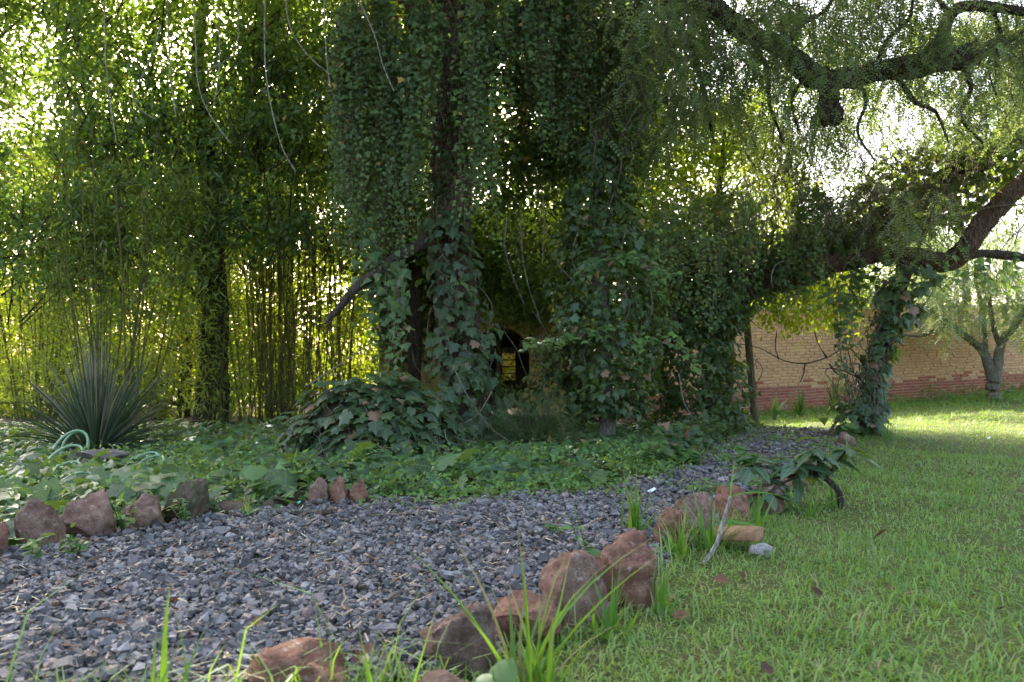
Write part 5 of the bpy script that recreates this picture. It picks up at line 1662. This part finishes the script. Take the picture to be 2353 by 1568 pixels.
strap_clump('grass tuft at the foot of the slanting prop trunk', 3.95, 8.4, 24, .28, .010, 'tallgrass', 'grass_tuft', 'grass', GT, .4)
strap_clump('sunlit grass sprouts at the foot of the young tree', 9.0, 14.8, 26, .22, .016, 'weed', 'grass_tuft', 'grass', GT, .6)
GI = 'strap-leaved plants by the wall'
strap_clump('upright iris-like plant, tallest of those before the brick wall', *P(1905, 0, 14.0)[:2], 34, .72, .032, 'weed', 'iris_clump', 'plant', GI, .22)
strap_clump('upright iris-like plant left of the tallest one before the wall', *P(1825, 0, 13.9)[:2], 26, .50, .04, 'weed', 'iris_clump', 'plant', GI, .25)
strap_clump('broad-leaved green plant right of the wooden post', *P(1765, 0, 13.0)[:2], 14, .42, .07, 'weed', 'iris_clump', 'plant', GI, .35)
strap_clump('strap-leaved plant left of the propping trunk before the wall', *P(1955, 0, 13.6)[:2], 22, .42, .035, 'weed', 'iris_clump', 'plant', GI, .35)

# pale grass stem standing over the tan brick
q = np.array([(.72, 3.02, .02), (.78, 3.06, .09), (.81, 3.08, .17), (.845, 3.10, .26), (.95, 3.10, .34), (1.06, 3.1, .35)])
ps = thing('pale_grass_stem', 'thick pale bent grass stem rising over the tan brick', 'grass', q[0])
tube_obj('stem', q[:4], [.009, .008, .006], M['palevine'], ps, 7, 16, .05)
place('blade', STRAPS['tallgrass'][2], ps, q[3], frames(np.array([[-.3, -.1, 1.0]]), np.array([[1.0, 0, .45]]))[0], (.012, .26, .26))
place('blade', STRAPS['tallgrass'][0], ps, q[3], frames(np.array([[-.9, -.4, .1]]), np.array([[.05, 0, 1.0]]))[0], (.010, .15, .15))
place('blade', STRAPS['tallgrass'][1], ps, q[2], frames(np.array([[.2, -.8, 1.0]]), np.array([[.9, .1, -.05]]))[0], (.012, .22, .22))

weed_me = make_mesh('leaf', OVAL6[0], OVAL6[1], M['weed'], True)


def weed(label, x, y, h, n_stem, leaf, me=None, z=None, spread=.5):
    g = np.array([x, y, (float(T(x, y)) if z is None else z)])
    t = thing('weed', label, 'weed', g, 'single weeds by the path')
    me = me or weed_me
    for _ in range(n_stem):
        an = rng.uniform(0, 2 * math.pi); s_ = rng.uniform(.1, spread)
        e = g + np.array([math.cos(an) * h * s_, math.sin(an) * h * s_, h * rng.uniform(.6, 1.1)])
        so = tube_obj('stem', [g, (g + e) / 2 + np.array([0, 0, .01]), e], [.0025, .0015], M['tallgrass'], t, 4, 6)
        for k in range(rng.integers(4, 7)):
            u = rng.uniform(.35, 1.0); a2 = rng.uniform(0, 6.28)
            place('leaf', me, so, g + (e - g) * u, frames(np.array([[rng.normal(0, .3), rng.normal(-.2, .3), 1.0]]), np.array([[math.cos(a2), math.sin(a2), -.1]]))[0], leaf * rng.uniform(.6, 1.2))
    return t


weed('leafy weed covering the front of the pink left stone', -1.72, 3.56, .17, 9, .036)
weed('leafy weed between the pink stone and the mossy stone', -1.53, 3.76, .15, 7, .034)
weed('weed sprouting on the gravel before the two left stones', -1.70, 3.12, .09, 7, .035)
weed('weed leaves growing before the second left stone', -1.80, 3.05, .12, 3, .05, round_me)
weed('round-leaved weed at the bottom edge beside the low brown stone', -.03, 1.66, .13, 4, .062, round_me)
weed('tiny green seedling alone on the gravel in the middle', -.55, 3.2, .035, 4, .03)
weed('bright weed among the ivy under the feathery shrub', .12, 5.5, .30, 6, .06)
weed('leafy weed at the path edge below the ivy column', .85, 5.55, .26, 6, .055)
weed('sunlit weed with glowing leaves at the bend of the path', 1.0, 5.9, .28, 5, .07, round_me)
weed('tall weed sprig left of the big trunk over the ivy mound', -1.05, 6.5, .60, 6, .07, None, .5)
weed('broad-leaved weed in the middle of the far path', 1.35, 6.1, .16, 7, .10, round_me)
weed('broad-leaved weed left of the sapling on the far path', 1.75, 5.9, .18, 6, .09, round_me)
weed('seedling growing in the gravel near the tall grass tuft', .18, 3.55, .07, 4, .035)
weed('yellow-green weed at the foot of the prop trunk', 3.5, 8.2, .20, 8, .09, round_me)
weed('grey-green leafy weed over the top of the tallest stone', .28, 2.62, .30, 2, .065)
weed('small weed in the soil behind the leftmost stones', -1.95, 3.62, .10, 3, .05, round_me)
weed('bright upright leaf weed in the ivy carpet left of the stones', -1.45, 4.5, .2, 3, .11, round_me)

# --- leafy sapling bending over the path edge
gs = P(1935, 1168, 4.35); gs[2] = float(T(gs[0], gs[1])) - .02
sap = thing('sapling', 'leafy sapling with a crooked stem bending left over the path edge', 'sapling', gs)
stem = [gs] + list(PP((1928, 1135, 4.35), (1908, 1108, 4.35), (1882, 1092, 4.35), (1850, 1088, 4.35), (1815, 1095, 4.35), (1775, 1100, 4.3)))
tube_obj('stem', stem, [.019, .017, .015, .015, .012, .009, .006], M['bark'], sap, 9, 40, .08)
br = [PP((1882, 1092, 4.35), (1850, 1072, 4.3), (1820, 1062, 4.25)), PP((1890, 1098, 4.35), (1880, 1060, 4.3), (1872, 1030, 4.25)), PP((1850, 1088, 4.35), (1800, 1110, 4.25), (1760, 1135, 4.2)), PP((1895, 1100, 4.35), (1925, 1060, 4.4), (1945, 1035, 4.4)), PP((1815, 1095, 4.35), (1765, 1075, 4.3), (1735, 1070, 4.3))]
bo = [tube_obj('branch', b, [.009, .004], M['bark'], sap, 6, 12, .08) for b in br]
sap_me = make_mesh('leaf', LANCE8[0] * np.array([1.35, 1, 1]), LANCE8[1], M['sapling'], True)
ends = [(b[-1], 11, o_) for b, o_ in zip(br, bo)] + [(br[0][1], 4, bo[0]), (br[1][1], 7, bo[1]), (br[3][1], 5, bo[3]), (stem[-1], 7, sap), (stem[4], 4, sap)]
for e, k, own in ends:
    for i in range(k):
        an = 2 * math.pi * i / k + rng.normal(0, .3)
        dr = np.array([[math.cos(an), math.sin(an) * .9, -rng.uniform(-.1, .65)]])
        nv = np.array([[.35 * math.cos(an), .35 * math.sin(an) - .15, 1.0]]) + rng.normal(0, .2, (1, 3))
        place('leaf', sap_me, own, e + rng.normal(0, .018, 3), frames(nv, dr)[0], rng.uniform(.115, .19))

# ================================================================== FALLEN LEAVES AND SCRAPS
curl = np.array([(0, 0, 0), (.3, .3, .10), (.26, .7, .16), (0, 1, .05), (-.26, .7, .16), (-.3, .3, .10), (0, .5, -.02)])
dl_me = make_mesh('dry_leaf', curl, OVAL6[1], M['dryleaf'], True)
spots = [(1690, 1335, .05, 'curled dark brown leaf standing in the lawn grass'), (1635, 1345, .05, 'flat reddish brown leaf left of the curled dark one'), (2030, 1365, .035, 'brown leaf on the lawn near its middle'), (1962, 1370, .03, 'small brown leaf fallen left of lawn centre'),
         (1580, 1420, .05, 'brown leaf at the lawn edge near the tallest stone'), (1760, 1218, .03, 'red-brown leaf just right of the whitish rock'), (2000, 1245, .06, 'pale brown tuft of dead leaf on the lawn'), (2230, 1095, .05, 'dark leaf on the far lawn by the right edge'),
         (2040, 1075, .06, 'dark brown leaf on the shaded lawn beyond the sapling'), (2110, 1060, .05, 'brown leaf right of the dark one on the shaded lawn'), (2330, 1130, .04, 'brown leaf at the right edge of the lawn'), (1740, 1552, .05, 'pale tan leaf at the bottom edge of the lawn'),
         (850, 1500, .04, 'dark red-brown leaf on the gravel at the bottom'), (830, 1560, .04, 'brown curled leaf at the bottom edge of the gravel'), (245, 1430, .035, 'reddish brown leaf on the near gravel at left'), (600, 1470, .035, 'brown leaf on the near gravel left of the grass shoot'),
         (1885, 1395, .04, 'tan leaf on the lawn below the middle'), (2300, 1420, .03, 'dark fleck of leaf at the right lawn edge')]
for px, py, sz, lab in spots:
    d = 1372.0 / (py - 850); x = (px - 1176.5) / FPX * d
    o = place('dry_leaf', dl_me, None, np.array([x, d, float(T(x, d)) + .035]), frames(rng.normal(0, .5, (1, 3)) + np.array([[0, -.3, .8]]), rng.normal(0, 1, (1, 3)))[0], sz * 1.15)
    tag(o, lab, 'dry leaf', 'single fallen leaves')


def scrap(name, label, px, py, d, sz, mat, cat):
    V = np.array([(x, y, .12 * math.sin(5 * x + 3 * y)) for y in np.linspace(-.4, .4, 5) for x in np.linspace(-.5, .5, 6)])
    V[:, :2] += rng.normal(0, .05, (30, 2))
    F = np.array([(j * 6 + i, j * 6 + i + 1, j * 6 + i + 7, j * 6 + i + 6) for j in range(4) for i in range(5)])
    x = (px - 1176.5) / FPX * d
    o = mesh_obj(name, V * sz, F, M[mat], None, True); o.location = (x, d, float(T(x, d)) + .045); o.rotation_euler = (-.35, .1, rng.uniform(0, 3))
    tag(o, label, cat)


scrap('paper_scrap', 'crumpled white scrap on the gravel behind the grass tuft', 1497, 1140, 4.75, .06, 'paper', 'litter')
scrap('plastic_scrap', 'small teal plastic scrap before the three stones', 690, 1167, 4.3, .03, 'teal', 'litter')
scrap('foil_scrap', 'small pale scrap on the sunlit part of the lawn', 2268, 1016, 8.3, .045, 'paper', 'litter')
